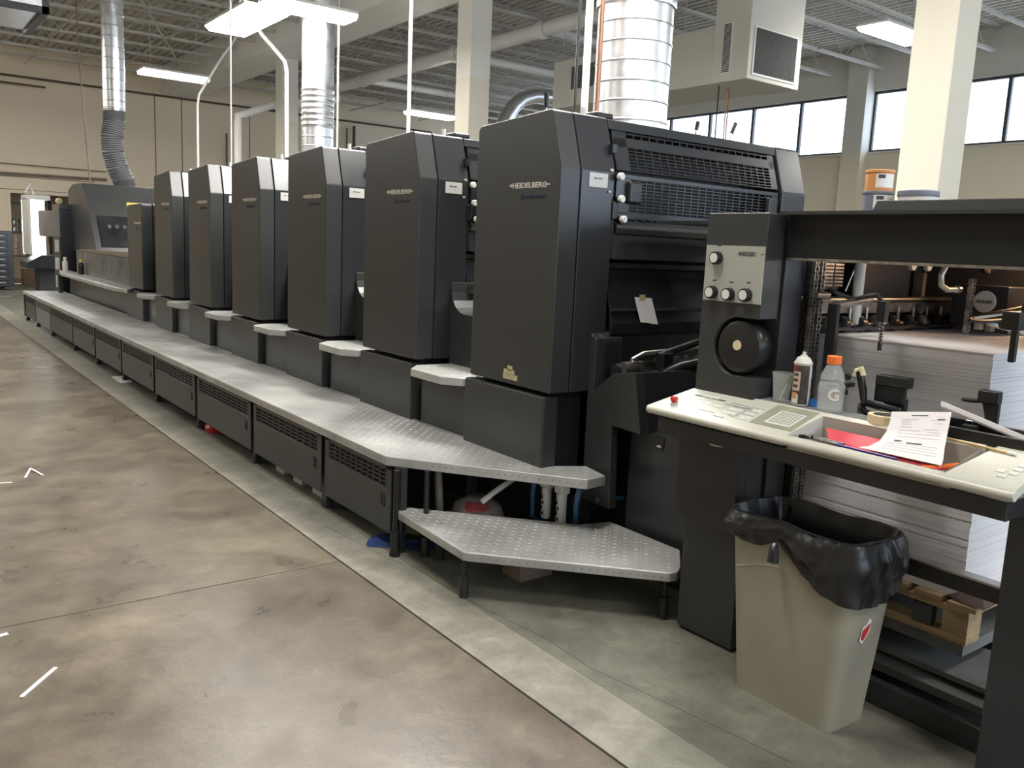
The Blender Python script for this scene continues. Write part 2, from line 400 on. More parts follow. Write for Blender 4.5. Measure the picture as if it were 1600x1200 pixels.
for i, x in enumerate((10.4, 13, 15.6, .2, 3.6, 5.6)):     # bridging bars
    MB().cyl((x, 3, 5.80), (x, YF, 5.80), .014, 6).cyl((x+.02, 3, 6.2), (x+.02, YF, 6.2), .014, 6).build('bridging_bar', M['joist'], ce)
for i, (y0) in enumerate((3.965, 11.51, 19.06)):
    c = MB().box(7.6, 7.98, y0, y0+.40, 0, 5.5).build('trim_%d' % (i+1), M['column'], bevel=.012)
    struct(c)

# pipes and conduits
def pipe(name, pts, r, m, label, cat='pipe', n=10, group=None):
    o = MB().tube(pts, r, n).build(name, m); tag(o, label, cat, group); return o
pipe('sprinkler_pipe', [(-6, YF-.25, 5.42), (16, YF-.25, 5.42)], .03, M['brownpipe'], 'long brown sprinkler pipe under the roof along the far wall')
pipe('sprinkler_pipe', [(-6, YF-.45, 5.2), (4.0, YF-.45, 5.2)], .025, M['brownpipe'], 'shorter brown pipe just below the sprinkler pipe at the far wall, upper left')
pipe('wall_pipe', [(-3, YF-.12, 2.95), (3, YF-.12, 2.92), (5.5, YF-.12, 2.95)], .035, M['oldwood'], 'brown pipe across the far wall above the store opening, lower of two')
pipe('wall_cable', [(-3, YF-.1, 3.2), (5.5, YF-.1, 3.17)], .014, M['oldwood'], 'thin cable across the far wall, above the thicker brown pipe', 'cable')
pipe('hanging_cable', [(3.46, 19, 6.3), (3.474, 19, 5.03), (3.508, 19, 4.35), (3.62, 19, 2.2)], .014, M['oldwood'], 'thin dark cable hanging down beside the flexible duct onto the far hood', 'cable')
PX = lambda v: v
mp = MB().tube([(10.33, 8.4, 5.6), (10.33, 20, 5.6), (10.33, 24.5, 5.6)], .14, 16)
mainp = mp.build('main_pipe', M['white']); tag(mainp, 'thick white main pipe slung under the roof joists', 'pipe')
for y, e in ((13.2, 4.4), (16.2, 3.4), (20.5, 3.2)):
    MB().tube([(10.33, y, 5.6), (10.33+e, y, 5.6)], .085, 12).build('branch_pipe', M['white'], mainp)
    MB().lathe((10.33, y, 5.6), [(.16,-.12),(.17,-.1),(.17,.1),(.16,.12)], 16, 'y').build('coupling', M['white'], mainp)
pipe('white_drop_pipe', [(9.4, 20, 4.95), (7.8, 20, 4.62), (7.15, 20, 4.34), (6.93, 20, 4.25), (6.92, 20, 4.1), (6.92, 20, 0)], .09, M['white'], 'white elbowed pipe dropping behind the press left of the far pillar')
pipe('roof_conduit', [(4.9, 14, 5.2), (5.25, 14, 4.74), (5.41, 14, 4.6), (5.625, 14, 4.4), (5.66, 14, 4.26), (5.67, 14, 0)], .034, M['white'], 'bent white conduit dropping in front of the far pillar')
pipe('roof_conduit', [(5.7, 16, 5.4), (5.412, 16, 4.9), (5.239, 16, 4.655), (4.849, 16, 3.987), (4.82, 16, 3.8), (4.81, 16, 0)], .022, M['white'], 'thin bent conduit dropping left of the hanging lamps')
pipe('suspension_rod', [(5.0, 8.8, 6.3), (5.0, 8.8, 0)], .022, M['white'], 'straight white rod hanging behind the second unit from the feeder', 'rod')
pipe('suspension_rod', [(5.63, 12, 6.3), (5.63, 12, 0)], .014, M['white'], 'thin white rod hanging just right of the middle silver duct', 'rod')
pipe('suspension_rod', [(4.06, 12, 6.3), (4.06, 12, 0)], .011, M['white'], 'thin white rod hanging below the big lamp', 'rod')
pipe('wall_riser', [(13.1, YF-.15, 5.3), (13.1, YF-.15, 0)], .05, M['brownpipe'], 'dark riser pipe on the far wall right of the middle duct')
pipe('wall_riser', [(12.86, YF-.12, 5.2), (12.86, YF-.12, 0)], .03, M['oldwood'], 'thinner brown riser pipe just left of the dark riser')
pipe('wall_riser', [(8.89, YF-.12, 4.6), (8.89, YF-.12, 0)], .03, M['oldwood'], 'brown riser pipe on the far wall left of the white drop pipe')
pipe('diagonal_brace', [(2.3, 12.5, 5.72), (6.9, 24, 5.72)], .022, M['joist'], 'long diagonal rod under the joists, upper left')
pipe('copper_pipe', [(4.72, 5.3, 5.6), (4.72, 5.3, 1.0)], .02, M['copper'], 'bare copper pipe running up beside the large silver duct')
pipe('insulated_pipe', [(4.64, 5.36, 5.6), (4.64, 5.36, 1.0)], .03, M['white'], 'white insulated pipe left of the copper pipe')
pipe('black_conduit', [(4.59, 5.42, 5.6), (4.59, 5.42, 1.0)], .012, M['blackp'], 'black cable left of the white pipe beside the large duct', 'cable')

# ducts
def spiral(name, c, r, z0, z1, step, label, top=None, m=M['galv']):
    t = thing(name, (c[0], c[1], z0), label, 'duct')
    pr = []; z = z0
    while z < z1:
        pr += [(r, z-z0), (r, z-z0+step-.02), (r+.007, z-z0+step-.012), (r+.007, z-z0+step-.006)]; z += step
    MB().lathe((c[0], c[1], z0), pr, 32).build('duct_tube', m, t)
    return t, z0+pr[-1][1]
t, zt = spiral('round_duct', (5.2, 5.42), .31, 0.0, 3.55, .155, 'large shiny spiral duct rising behind the nearest printing unit')
MB().lathe((5.2, 5.42, zt), [(.325,-.02),(.33,0),(.33,.05),(.32,.07)], 32).build('clamp_band', M['galv'], t)
el = [(5.2, 5.42, zt+.02), (5.2, 5.42, zt+.35), (5.28, 5.3, zt+.62), (5.5, 4.98, zt+.95), (5.95, 4.4, zt+1.3), (6.3, 3.9, 5.9)]
MB().tube(el, .31, 32).build('duct_elbow', M['galv'], t)
t, zt = spiral('round_duct', (5.54, 12.5), .235, 0, 3.2, .14, 'middle silver duct rising below the hanging lamp')
pr = []
for i in range(7):
    z = i*.085; pr += [(.235, z), (.245, z+.02), (.245, z+.03), (.235, z+.05)]
pr += [(.235,.62), (.235,1.56)]
MB().lathe((5.54, 12.5, zt), pr, 28).build('ribbed_sleeve', M['galv'], t)
MB().lathe((5.54, 12.5, zt+1.55), [(.23,0),(.27,.01),(.27,.25),(.245,.28),(.245,.9)], 28).build('duct_collar', M['galv'], t)
t, zt = spiral('round_duct', (3.44, 15.95), .173, 3.52, 6.08, .17, 'narrow silver duct hanging over the far delivery hood')
pts = []; rs = []
ctr = [(3.44, 15.95, 3.56), (3.43, 15.95, 3.35), (3.39, 15.95, 3.1), (3.40, 15.95, 2.85), (3.46, 15.95, 2.6), (3.55, 15.95, 2.4), (3.58, 15.95, 2.27)]
for k in range(len(ctr)-1):
    for i in range(14):
        u = i/14; a, b = Vector(ctr[k]), Vector(ctr[k+1]); pts.append(a.lerp(b, u)); rs.append(.163 if i % 2 else .18)
MB().tube(pts, .178, 24, rs).build('flexible_hose', M['flex'], t)
# far white round duct (top centre)
tag(MB().tube([(13.6,17,5.24), (13.1,17,5.2), (12.75,17,5.08), (12.5,17,4.88), (12.3,17,4.6), (12.15,17,4.3), (12.0,17,3.6), (12.0,17,0)], .17, 20).build('elbow_duct', M['galv']), 'pale elbowed duct seen behind the lever on the nearest unit', 'duct')
# trunk duct and air handler
t = thing('trunk_duct', (10.7, 11, 4.2), 'long cream rectangular trunk duct running back from the air handler', 'duct')
MB().box(10.62, 11.8, 9.29, 13.2, 4.2, 5.05).build('duct_body', M['wallwin'], t, bevel=.01)
MB().box(10.60, 10.62, 11.9, 12.66, 4.5, 4.9).build('access_panel', M['mesh'], t)
for y in (9.9, 11.5, 12.9):
    MB().cyl((10.58, y, 5.05), (10.58, y, 6.2), .008, 6).build('hanger_rod', M['joist'], t)
t = thing('air_handler', (11.2, 8.9, 4.2), 'big cream air handling box with grey return grille hanging by the pillar', 'air handler')
MB().box(10.58, 11.85, 8.6, 9.28, 4.19, 6.2).build('casing', M['wallwin'], t, bevel=.012)
MB().box(10.68, 11.73, 8.585, 8.6, 4.26, 4.95).build('grille_frame', M['white'], t)
g = MB()
for i in range(46):
    xx = 10.72+i*.0212; g.box(xx, xx+.008, 8.572, 8.588, 4.30, 4.92)
MB().box(10.71, 11.7, 8.578, 8.586, 4.29, 4.93).build('grille_mesh', M['mesh'], t)
g.build('grille_fins', M['mesh'], t, kind='stuff')
MB().box(10.57, 10.585, 8.92, 9.1, 4.31, 5.04).build('side_grille_frame', M['white'], t)
g = MB()
for i in range(30): g.box(10.56, 10.572, 8.94, 9.08, 4.33+i*.0235, 4.342+i*.0235)
g.build('side_grille_fins', M['dark'], t, kind='stuff')
for xx in (10.8, 11.0, 11.05):
    MB().cyl((xx, 9.3, 3.2), (xx, 9.3, 4.2), .012, 6).build('drop_line', M['copper'] if xx > 10.9 else M['blackp'], t)
# square duct box upper left
t = thing('duct_box', (1.6, 14.2, 4.4), 'foil faced square duct end hanging at the upper left corner', 'duct')
MB().box(.6, 2.15, 13.9, 15.6, 4.52, 5.2).build('box_body', M['galv'], t, bevel=.01)
MB().box(.6, 2.19, 13.86, 13.95, 4.46, 4.54).box(2.11, 2.19, 13.86, 13.95, 4.46, 5.2).box(2.10, 2.19, 13.86, 15.64, 4.46, 4.54).build('edge_flange', M['cabinet'], t)

# lamps
def lamp(loc, L, W, alongx, label, drop=None, grp='hanging fluorescent lamps'):
    t = thing('hanging_lamp', loc, label, 'ceiling light', grp); drop = ZC-loc[2]
    x, y, z = loc; a, b = (L/2, W/2) if alongx else (W/2, L/2)
    MB().box(x-a, x+a, y-b, y+b, z+.05, z+.10).build('housing', M['white'], t, bevel=.01)
    pr = [(-b if alongx else -a, .05), (-(b if alongx else a)*.8, -.01), ((b if alongx else a)*.8, -.01), (b if alongx else a, .05)]
    m = MB()
    if alongx: m.prism([(y+q, z+h) for q, h in pr], 'x', x-a, x+a)
    else: m.prism([(x+q, z+h) for q, h in pr], 'y', y-b, y+b)
    m.build('diffuser', M['emit'], t)
    for s in (-1, 1):
        px_, py_ = (x+s*a*.7, y) if alongx else (x, y+s*b*.7)
        MB().cyl((px_, py_, z+.1), (px_, py_, z+drop), .006, 5).build('suspension_wire', M['joist'], t)
    return t
lamp((4.62, 12.95, 4.62), 1.7, .68, False, 'largest bright hanging lamp, upper left above the press')
lamp((5.05, 11.72, 4.62), 1.25, .5, True, 'bright hanging lamp directly over the middle silver duct')
lamp((4.98, 18.0, 4.55), 1.25, .45, True, 'small hanging lamp near the far wall, left of the pillars')
lamp((11.05, 18.4, 4.6), 1.25, .4, True, 'distant hanging lamp left of the middle pillar')
lamp((12.75, 7.6, 5.0), 1.3, .5, True, 'bright lamp right of the air handler beside the nearest pillar')
for (x, y) in ((3.1, 8.2), (1.2, 2.7), (1.2, -2.2), (4.05, 6.6), (4.2, 5.25), (4.4, 3.95), (5.2, -1.5), (-3.5, 11), (-3, 17), (.3, 21.8), (.2, 17.5), (10.5, 1)):  # unseen lamps added for light; the wider ones give glare on unit slopes
    lamp((x, y, 4.75), 1.25, .95 if 4 < x < 5 else .55, not 4 < x < 5, 'unseen fluorescent lamp added outside the picture to light the shop', grp='unseen lamps added outside the picture')

# ------------------------------------------------------------------ lozenge tread relief
def inside(px_, py_, poly):
    r = False; n = len(poly)
    for i in range(n):
        x1, y1 = poly[i]; x2, y2 = poly[(i+1) % n]
        if (y1 > py_) != (y2 > py_) and px_ < (x2-x1)*(py_-y1)/(y2-y1)+x1: r = not r
    return r
def relief(poly, z, parent, m, s=.034, L=.012, W=.0048, H=.0032, marg=.008):
    mb = MB(); xs = [p[0] for p in poly]; ys_ = [p[1] for p in poly]
    nx = int((max(xs)-min(xs))/s)+1; ny = int((max(ys_)-min(ys_))/s)+1
    for i in range(nx):
        for j in range(ny):
            x = min(xs)+s*(i+.5); y = min(ys_)+s*(j+.5)
            a = PI/4 if (i+j) % 2 else -PI/4
            cx, sx = math.cos(a), math.sin(a)
            if not all(inside(x+dx, y+dy, poly) for dx, dy in ((L+marg, 0), (-L-marg, 0), (0, L+marg), (0, -L-marg))): continue
            def q(u, v, h): return (x+u*cx-v*sx, y+u*sx+v*cx, z+h)
            mb.add([q(-L,0,0), q(0,-W,0), q(L,0,0), q(0,W,0), q(-L*.4,0,H), q(L*.4,0,H)], [(0,1,5,4), (1,2,5), (2,3,4,5), (3,0,4)])
    return mb.build('tread_relief', m, parent, kind='stuff')
def relief_edge(a, b, z0, z1, parent, m, out, s=.034, L=.011, W=.004, H=.002):
    a, b, out = Vector((*a, 0)), Vector((*b, 0)), Vector((*out, 0)).normalized(); d = (b-a); n = int(d.length/s); d.normalize(); mb = MB(); zc = (z0+z1)/2
    for i in range(n):
        for k, zz in enumerate((zc-.008, zc+.008)) if z1-z0 > .045 else ((0, zc),):
            c = a+d*(s*(i+.5)); c.z = zz; ang = PI/4 if (i+k) % 2 else -PI/4
            u = d*math.cos(ang)+Vector((0,0,1))*math.sin(ang); v = out.cross(u)
            mb.add([c-u*L, c-v*W, c+u*L, c+v*W, c-u*L*.4+out*H, c+u*L*.4+out*H], [(0,1,5,4), (1,2,5), (2,3,4,5), (3,0,4)])
    return mb.build('edge_relief', m, parent, kind='stuff')

# ------------------------------------------------------------------ walkway platform along the press
t = thing('walkway_platform', (2.3, 10, 0), 'long raised grey tread-plate walkway running the whole length of the press', 'walkway')
wp = [(2.03,3.72), (2.66,2.90), (2.79,2.915), (2.83,3.10), (2.64,3.20), (2.64,16.35), (2.03,16.43)]
MB().prism(wp, 'z', .437, .487).build('deck_plate', M['tread'], t, bevel=.006)
relief(wp, .487, t, M['tread'])
relief_edge((2.03,16.4), (2.03,3.73), .44, .485, t, M['treadedge'], (-1,0))
relief_edge((2.03,3.72), (2.66,2.90), .44, .485, t, M['treadedge'], (-.8,-.6))
yb = [16.3, 15.2, 13.85, 12.15, 10.78, 9.48, 8.2, 6.93, 5.66, 4.50, 3.66]
for i in range(len(yb)-1):
    y1, y0 = yb[i]-.03, yb[i+1]+.03
    pm = M['char'] if i != 1 else M['greydesk']
    zb = .085
    tilt = .0 if i < 7 else (.03 if i == 8 else .045)
    pn = MB().box(2.045, 2.055, y0, y1, zb, .315).box(2.045, 2.055, y0, y0+.05, .315, .43).box(2.045, 2.055, y1-.05, y1, .315, .43).box(2.045, 2.055, y0, y1, .415, .43)
    o = pn.build('skirt_panel', pm, t, bevel=.003)
    nx = 10
    gr = MB().grid((2.047, y0+.05, .315), (0, y1-y0-.1, 0), (0, 0, .1), (1, 0, 0), nx, 4, (.014, .008), .004)
    gr.build('louvre_grid', pm, o)
    MB().box(2.058, 2.066, y0+.02, y1-.02, .3, .43).build('louvre_backing', M['black'], o)
    if i > 2:
        g = MB()
        for k in range(3): g.box(2.041, 2.0455, y0+.06, y0+.075, .215+k*.022, .228+k*.022).box(2.041, 2.0455, y0+.085, y0+.1, .222+k*.022, .235+k*.022)
        g.build('latch_slots', M['black'], o)
for i, y in enumerate(yb):
    MB().box(2.06, 2.095, y-.02, y+.02, .04, .44).box(2.05, 2.105, y-.03, y+.03, 0, .045).build('leg', M['dark'], t, bevel=.003)
    MB().box(2.5, 2.54, y-.02, y+.02, 0, .44).build('leg', M['dark'], t)
MB().box(2.035, 2.06, 16.3, 16.42, .07, .43).build('end_panel', M['char'], t)
MB().cyl((2.03, 3.605, .10), (2.03, 3.605, .44), .014, 10).cyl((2.03, 3.605, .01), (2.03, 3.605, .13), .024, 12).cyl((2.03, 3.605, 0), (2.03, 3.605, .02), .03, 12).build('leg', M['blackp'], t)
MB().cyl((2.16, 3.53, .0), (2.16, 3.53, .44), .014, 10).cyl((2.16, 3.53, 0), (2.16, 3.53, .1), .024, 12).build('leg', M['blackp'], t)
MB().box(2.07, 2.10, 3.62, 3.66, 0, .44).build('corner_post', M['char2'], t)

# step
t = thing('step_platform', (2.4, 2.9, 0), 'low angled tread-plate step in front of the walkway end', 'step')
sp = [(2.055,3.67), (2.02,2.985), (2.04,2.955), (2.64,2.335), (2.68,2.325), (2.74,2.36), (2.90,2.51), (2.90,2.98), (2.73,3.02), (2.14,3.655)]
MB().prism(sp, 'z', .178, .222).build('step_plate', M['tread'], t, bevel=.008)
relief(sp, .222, t, M['tread'])
relief_edge((2.055,3.66), (2.022,2.99), .18, .22, t, M['treadedge'], (-1,0))
relief_edge((2.04,2.955), (2.64,2.335), .18, .22, t, M['treadedge'], (-.7,-.7))
for x, y in ((2.045,3.0), (2.66,2.37), (2.2,3.45), (2.8,2.9)):
    l = MB().cyl((x, y, .08), (x, y, .18), .012, 10).build('leg', M['blackp'], t)
    MB().cyl((x, y, 0), (x, y, .1), .021, 14).build('rubber_foot', M['rubber'], l)

# under the walkway
t = thing('canister', (2.45, 3.5, 0), 'dusty red and grey canister standing under the walkway end behind the step', 'canister')
MB().lathe((2.45, 3.5, 0), [(0,0),(.12,0),(.15,.06),(.15,.16),(.12,.24),(.05,.28),(0,.28)], 20).build('body', M['vac'], t)
MB().lathe((2.42, 3.46, .10), [(0,.165),(.05,.165),(.08,.14),(.08,.13)], 18).build('red_band', M['dullred'], t)
MB().tube([(2.42,3.42,.27),(2.48,3.4,.32),(2.6,3.42,.36),(2.75,3.5,.38)], .015, 8).build('hose', M['pale'], t)
pipe('dusty_bag_handle', [(2.28,3.62,.42), (2.28,3.6,.25), (2.3,3.6,.0)], .02, M['vac'], 'grey dusty post standing left of the canister', 'post')
for i, (lb, y) in enumerate((('left', 3.28), ('right', 3.16))):
    t = thing('air_filter', (2.73, y, .2), 'white air filter cartridge under the walkway end, %s of two' % lb, 'filter', 'filter cartridges')
    MB().box(2.705, 2.755, y-.032, y+.032, .345, .41).build('filter_head', M['white'], t, bevel=.003)
    MB().lathe((2.73, y, .18), [(0,0),(.02,0),(.027,.01),(.027,.15),(.03,.165)], 16).build('filter_bowl', M['white'], t)
    g = MB()
    for k in range(4): g.box(2.7005, 2.706, y-.008+(k % 2)*.008, y-.001+(k % 2)*.008, .205+k*.028, .22+k*.028)
    g.build('slots', M['black'], t)
pipe('blue_hose', [(2.72,3.36,.42),(2.70,3.36,.3),(2.72,3.38,.17),(2.85,3.45,.1)], .012, M['bluehose'], 'blue air hose left of the filter cartridges', 'hose')
pipe('blue_hose', [(2.76,3.06,.42),(2.74,3.06,.3),(2.78,3.1,.18),(2.9,3.2,.1)], .014, M['bluehose'], 'blue air hose right of the filter cartridges', 'hose')
pipe('blue_hose', [(2.84,3.02,.33),(3.05,3.0,.32)], .012, M['bluehose'], 'short level blue pipe right of the hoses', 'hose')
# crumpled blue cloth
g = MB(); n = 12; vv = []; ff = []
for i in range(n):
    for j in range(n):
        u, v_ = i/(n-1), j/(n-1); r = random.random()
        edge = min(u, 1-u, v_, 1-v_)
        vv.append((2.02+.24*u+.05*math.sin(7*v_), 3.62+.26*v_+.04*math.sin(6*u), .004+(.004+.028*r*r)*min(1, edge*6)))
for i in range(n-1):
    for j in range(n-1): ff.append((i*n+j, (i+1)*n+j, (i+1)*n+j+1, i*n+j+1))
g.add(vv, ff, True); tag(g.build('cleaning_rag', M['bluerag']), 'crumpled blue cloth on the floor at the walkway corner', 'rag')
tag(MB().box(2.36, 2.56, 3.0, 3.14, 0, .115).build('wood_block', M['oldwood'], bevel=.004), 'brown wooden block standing under the step', 'block')
for i, (y, lb) in enumerate(((4.75,'nearest the step'),(5.05,'middle of three'),(5.35,'furthest of three'))):
    tag(MB().box(2.12, 2.26, y-.07, y+.07, 0, .1).build('grey_spacer', M['pale'], bevel=.004), 'pale spacer block under the skirt panels, '+lb, 'block', 'spacer blocks')
tag(MB().lathe((2.16, 6.75, 0), [(0,0),(.09,0),(.1,.04),(.06,.09),(0,.1)], 16).build('red_pan', M['red']), 'red pan showing under the skirt panels', 'pan')
tag(MB().box(2.0, 2.12, 9.35, 9.75, 0, .012).build('paper_scrap', M['paper']), 'pale scrap lying under the far skirt panels', 'scrap')

# floor scraps
def strip(p0, p1, wd, label, bend=None):
    a, b = Vector((*p0, .004)), Vector((*p1, .004)); d = (b-a).normalized(); nrm = Vector((-d.y, d.x, 0))*wd/2
    o = MB()
    ptsl = [a, b] if bend is None else [a, Vector((*bend, .012)), b]
    for q0, q1 in zip(ptsl, ptsl[1:]):
        dd = (q1-q0).normalized(); nn = Vector((-dd.y, dd.x, 0))*wd/2; up = Vector((0,0,.0015))
        o.add([q0-nn-up*2, q0+nn-up*2, q1+nn-up*2, q1-nn-up*2, q0-nn, q0+nn, q1+nn, q1-nn], [(3,2,1,0),(4,5,6,7),(0,1,5,4),(1,2,6,5),(2,3,7,6),(3,0,4,7)])
    return tag(o.build('paper_strip', M['paper']), label, 'paper strip')
strip((.70,5.93), (.80,5.94), .012, 'bent white paper strip on the floor left', (.755,6.12))
strip((.45,5.88), (.62,5.85), .012, 'straight white paper strip at the left picture edge')
strip((.448,3.22), (.32,3.06), .014, 'white paper strip lying diagonally at the lower left')
strip((.26,3.58), (.342,3.6), .02, 'white paper scrap at the left edge above the diagonal strip')

# ------------------------------------------------------------------ printing units
X0, Y0, PITCH = 2.60, 3.835, 1.285
def logo(parent, x, ya, z, size, m, sub=True):
    # text plane faces -X: text runs along -Y, up +Z
    R = frame((0,-1,0), (0,0,1))
    W = .32
    t1 = text('maker_lettering', 'HEIDELBERG', size, (x-.001, ya, z), R, m, parent, .001, 1.0, bold=.0008)
    xs = [v.co.y for v in t1.data.vertices]; cur = max(xs)-min(xs); k = (W-.05)/cur
    y_s = max(xs)
    for v in t1.data.vertices: v.co.y = y_s-(y_s-v.co.y)*k-.022
    yl = ORG[parent].y+y_s-.022; yr = yl-(W-.05)
    cy = z+size*.36
    MB().box(x-.004, x-.0005, yl-.004, yl+.024, cy-.0035, cy+.0035).box(x-.004, x-.0005, yl+.008, yl+.013, cy-.009, cy+.009).box(x-.004, x-.0005, yr-.026, yr+.012, cy-.0035, cy+.0035).build('lettering_bars', m, t1)
    return t1
def make_unit():
    t = thing('printing_unit', (X0, Y0, 0), 'x', 'printing unit', 'tall charcoal printing units in a row')
    A = lambda pts: [(Y0+a, b) for a, b in pts]
    prof = A([(0,.86), (0,2.145), (-.008,2.163), (-.03,2.172), (-.595,2.205), (-.61,2.197), (-.69,1.938), (-.69,.86)])
    MB().prism(prof, 'x', X0, X0+.125).build('side_cover', M['char'], t, bevel=.009, seg=3)
    prof2 = A([(-.05,.86), (-.05,2.165), (-.595,2.205), (-.61,2.197), (-.69,1.938), (-.69,.86)])
    MB().prism(prof2, 'x', X0+.130, X0+.345).build('end_cover', M['char2'], t, bevel=.006)
    MB().prism(prof2, 'x', X0+1.675, X0+1.90).build('drive_side_cover', M['char2'], t, bevel=.02, seg=3)
    top = A([(-.05,2.16), (-.59,2.195), (-.59,2.14), (-.05,2.14)])
    MB().prism(top, 'x', X0+.35, X0+1.67).build('top_cover', M['char2'], t, bevel=.006)
    MB().box(X0+.34, X0+1.68, Y0-.50, Y0-.06, .42, 2.14).build('inner_body', M['black'], t)
    MB().box(X0+.30, X0+1.9, Y0-.70, Y0+.56, 0, .42).build('machine_base', M['dark'], t)
    # base
    MB().box(X0-.004, X0+.085, Y0-.655, Y0+.018, .40, .835).build('base_cover', M['char'], t, bevel=.006)
    MB().box(X0+.09, X0+.30, Y0-.64, Y0+.0, .40, .87).build('plinth', M['beam'], t)
    # upper guard (follows the slope)
    gd = thing  # noqa
    xa, xb = X0+.372, X0+1.655
    u = Vector((xb-xa, 0, 0)); p0 = Vector((xa, Y0-.672, 1.952)); v_ = Vector((0, .068, .225)); nrm = Vector((0, -.225, .068))
    g = MB()
    g.obox(p0, u, v_*.03, nrm.normalized()*-.012); g.obox(p0+v_*.93, u, v_*.12, nrm.normalized()*-.012)
    g.obox(p0+v_*.52, u, v_*.2, nrm.normalized()*-.012)
    g.obox(p0, Vector((.09,0,0)), v_, nrm.normalized()*-.012); g.obox(p0+u-Vector((.05,0,0)), Vector((.05,0,0)), v_, nrm.normalized()*-.012)
    ug = g.build('upper_guard', M['char2'], t)
    MB().grid(p0+Vector((.09,0,0)), u-Vector((.14,0,0)), v_*.54, nrm*-1, 20, 7, (.0065,.0045), .006).build('guard_grille', M['char2'], ug)
    MB().grid(p0+Vector((.09,0,0))+v_*.72, u-Vector((.14,0,0)), v_*.22, nrm*-1, 20, 2, (.0065,.005), .006).build('guard_grille', M['char2'], ug)
    MB().prism([(Y0-.59,2.20), (Y0-.61,2.197), (Y0-.62,2.15), (Y0-.60,2.15)], 'x', X0+.35, X0+1.67).build('guard_lip', M['char2'], ug, bevel=.004)
    # lower guard
    yf = Y0-.675
    g = MB().box(xa, xb, yf, yf+.012, 1.915, 1.935).box(xa, xa+.09, yf, yf+.012, 1.745, 1.92).box(xb-.05, xb, yf, yf+.012, 1.745, 1.92).box(xa, xb, yf, yf+.012, 1.728, 1.75)
    lg = g.build('lower_guard', M['char2'], t)
    MB().grid((xa+.09, yf, 1.75), (xb-xa-.14, 0, 0), (0, 0, .168), (0, 1, 0), 20, 10, (.0065,.004), .006).build('guard_grille', M['char2'], lg)
    MB().grid((xa+.02, yf-.002, 1.700), (xb-xa-.05, 0, 0), (0, 0, .03), (0, 1, 0), 21, 1, (.012,.008), .008).build('strip_grille', M['char2'], lg)
    pr = [(yf-.002,1.703), (yf-.022,1.688), (yf-.026,1.67), (yf-.01,1.645), (yf+.01,1.64), (yf+.01,1.703)]
    MB().prism(pr, 'x', xa, xb).build('guard_roll', M['char'], lg, bevel=.004)
    MB().prism([(yf+.0,1.64), (yf-.02,1.52), (yf+.0,1.515), (yf+.02,1.64)], 'x', xa-.01, xb).build('apron', M['char2'], lg, bevel=.003)
    MB().box(xa-.03, xb, yf+.03, yf+.06, 1.475, 1.50).build('cross_bar', M['dark'], t)
    for hx in (xa+.075, xb-.11):
        h = MB().box(hx-.005, hx+.085, yf-.028, yf+.0, 1.795, 1.905).build('guard_handle', M['blackp'], lg, bevel=.018, seg=4)
    # smoked front guard
    pr = [(yf+.03,1.47), (yf-.0,1.40), (yf-.03,1.28), (yf-.05,1.20), (yf-.05,1.145), (yf-.035,1.14), (yf-.02,1.28), (yf+.05,1.47)]
    MB().prism(pr, 'x', xa-.02, xb).build('smoked_guard', M['blackgl'], t, bevel=.003)
    MB().box(xa-.02, xb, yf-.052, yf-.035, 1.262, 1.275).build('guard_rail', M['dark'], t)
    MB().box(X0+.34, X0+1.68, Y0-.64, Y0-.5, .42, 1.14).build('cylinder_guard', M['dark'], t)
    # label plate, bolts, knobs, latch
    MB().box(X0+.178, X0+.295, Y0-.695, Y0-.688, 1.858, 1.925).build('label_plate', M['pale'], t)
    MB().box(X0+.205, X0+.228, Y0-.6965, Y0-.6945, 1.897, 1.902).box(X0+.235, X0+.258, Y0-.6965, Y0-.6945, 1.897, 1.902).build('label_print', M['darkink'], t)
    for (xx, zz, r) in ((.318,1.945,.007), (.31,1.842,.006), (.055,1.01,.001)):
        if r > .002: MB().cyl((X0+xx, Y0-.70, zz), (X0+xx, Y0-.688, zz), r, 10).build('bolt', M['pale'], t)
    for (xx, zz, yy) in ((.358,1.918,-.71), (.375,1.812,-.705), (.392,1.715,-.71)):
        k = MB().lathe((X0+xx, Y0+yy, zz), [(0,-.022),(.015,-.022),(.018,-.018),(.018,.0),(.016,.004)], 18, 'y').build('knob', M['white'], t)
        MB().box(X0+xx-.01, X0+xx+.01, Y0-.70, Y0-.6, zz-.02, zz+.012).build('knob_bracket', M['blackp'], k)
    MB().box(X0+.335, X0+.37, Y0-.70, Y0-.62, 1.71, 1.80).box(X0+.345, X0+.362, Y0-.69, Y0-.66, 1.52, 1.72).build('link_arm', M['blackp'], t, bevel=.006)
    MB().box(X0+.318, X0+.348, Y0-.692, Y0-.66, 2.03, 2.07).build('hinge', M['blackp'], t)
    # lettering
    logo(t, X0, Y0-.298, 1.845, .036, M['silver'])
    text('script_lettering', 'Speedmaster', .034, (X0-.001, Y0-.385, 1.792), frame((0,-1,0), (0,0,1)), M['blueink'], t, .0008, 1.15, shear=.35, bold=.0006)
    # top latch block with small white knob
    MB().box(X0+.30, X0+.42, Y0-.58, Y0-.46, 2.2, 2.235).build('top_latch', M['blackp'], t, bevel=.015)
    MB().cyl((X0+.24, Y0-.55, 2.2), (X0+.24, Y0-.55, 2.245), .014, 10).build('top_knob', M['pale'], t)
    return t
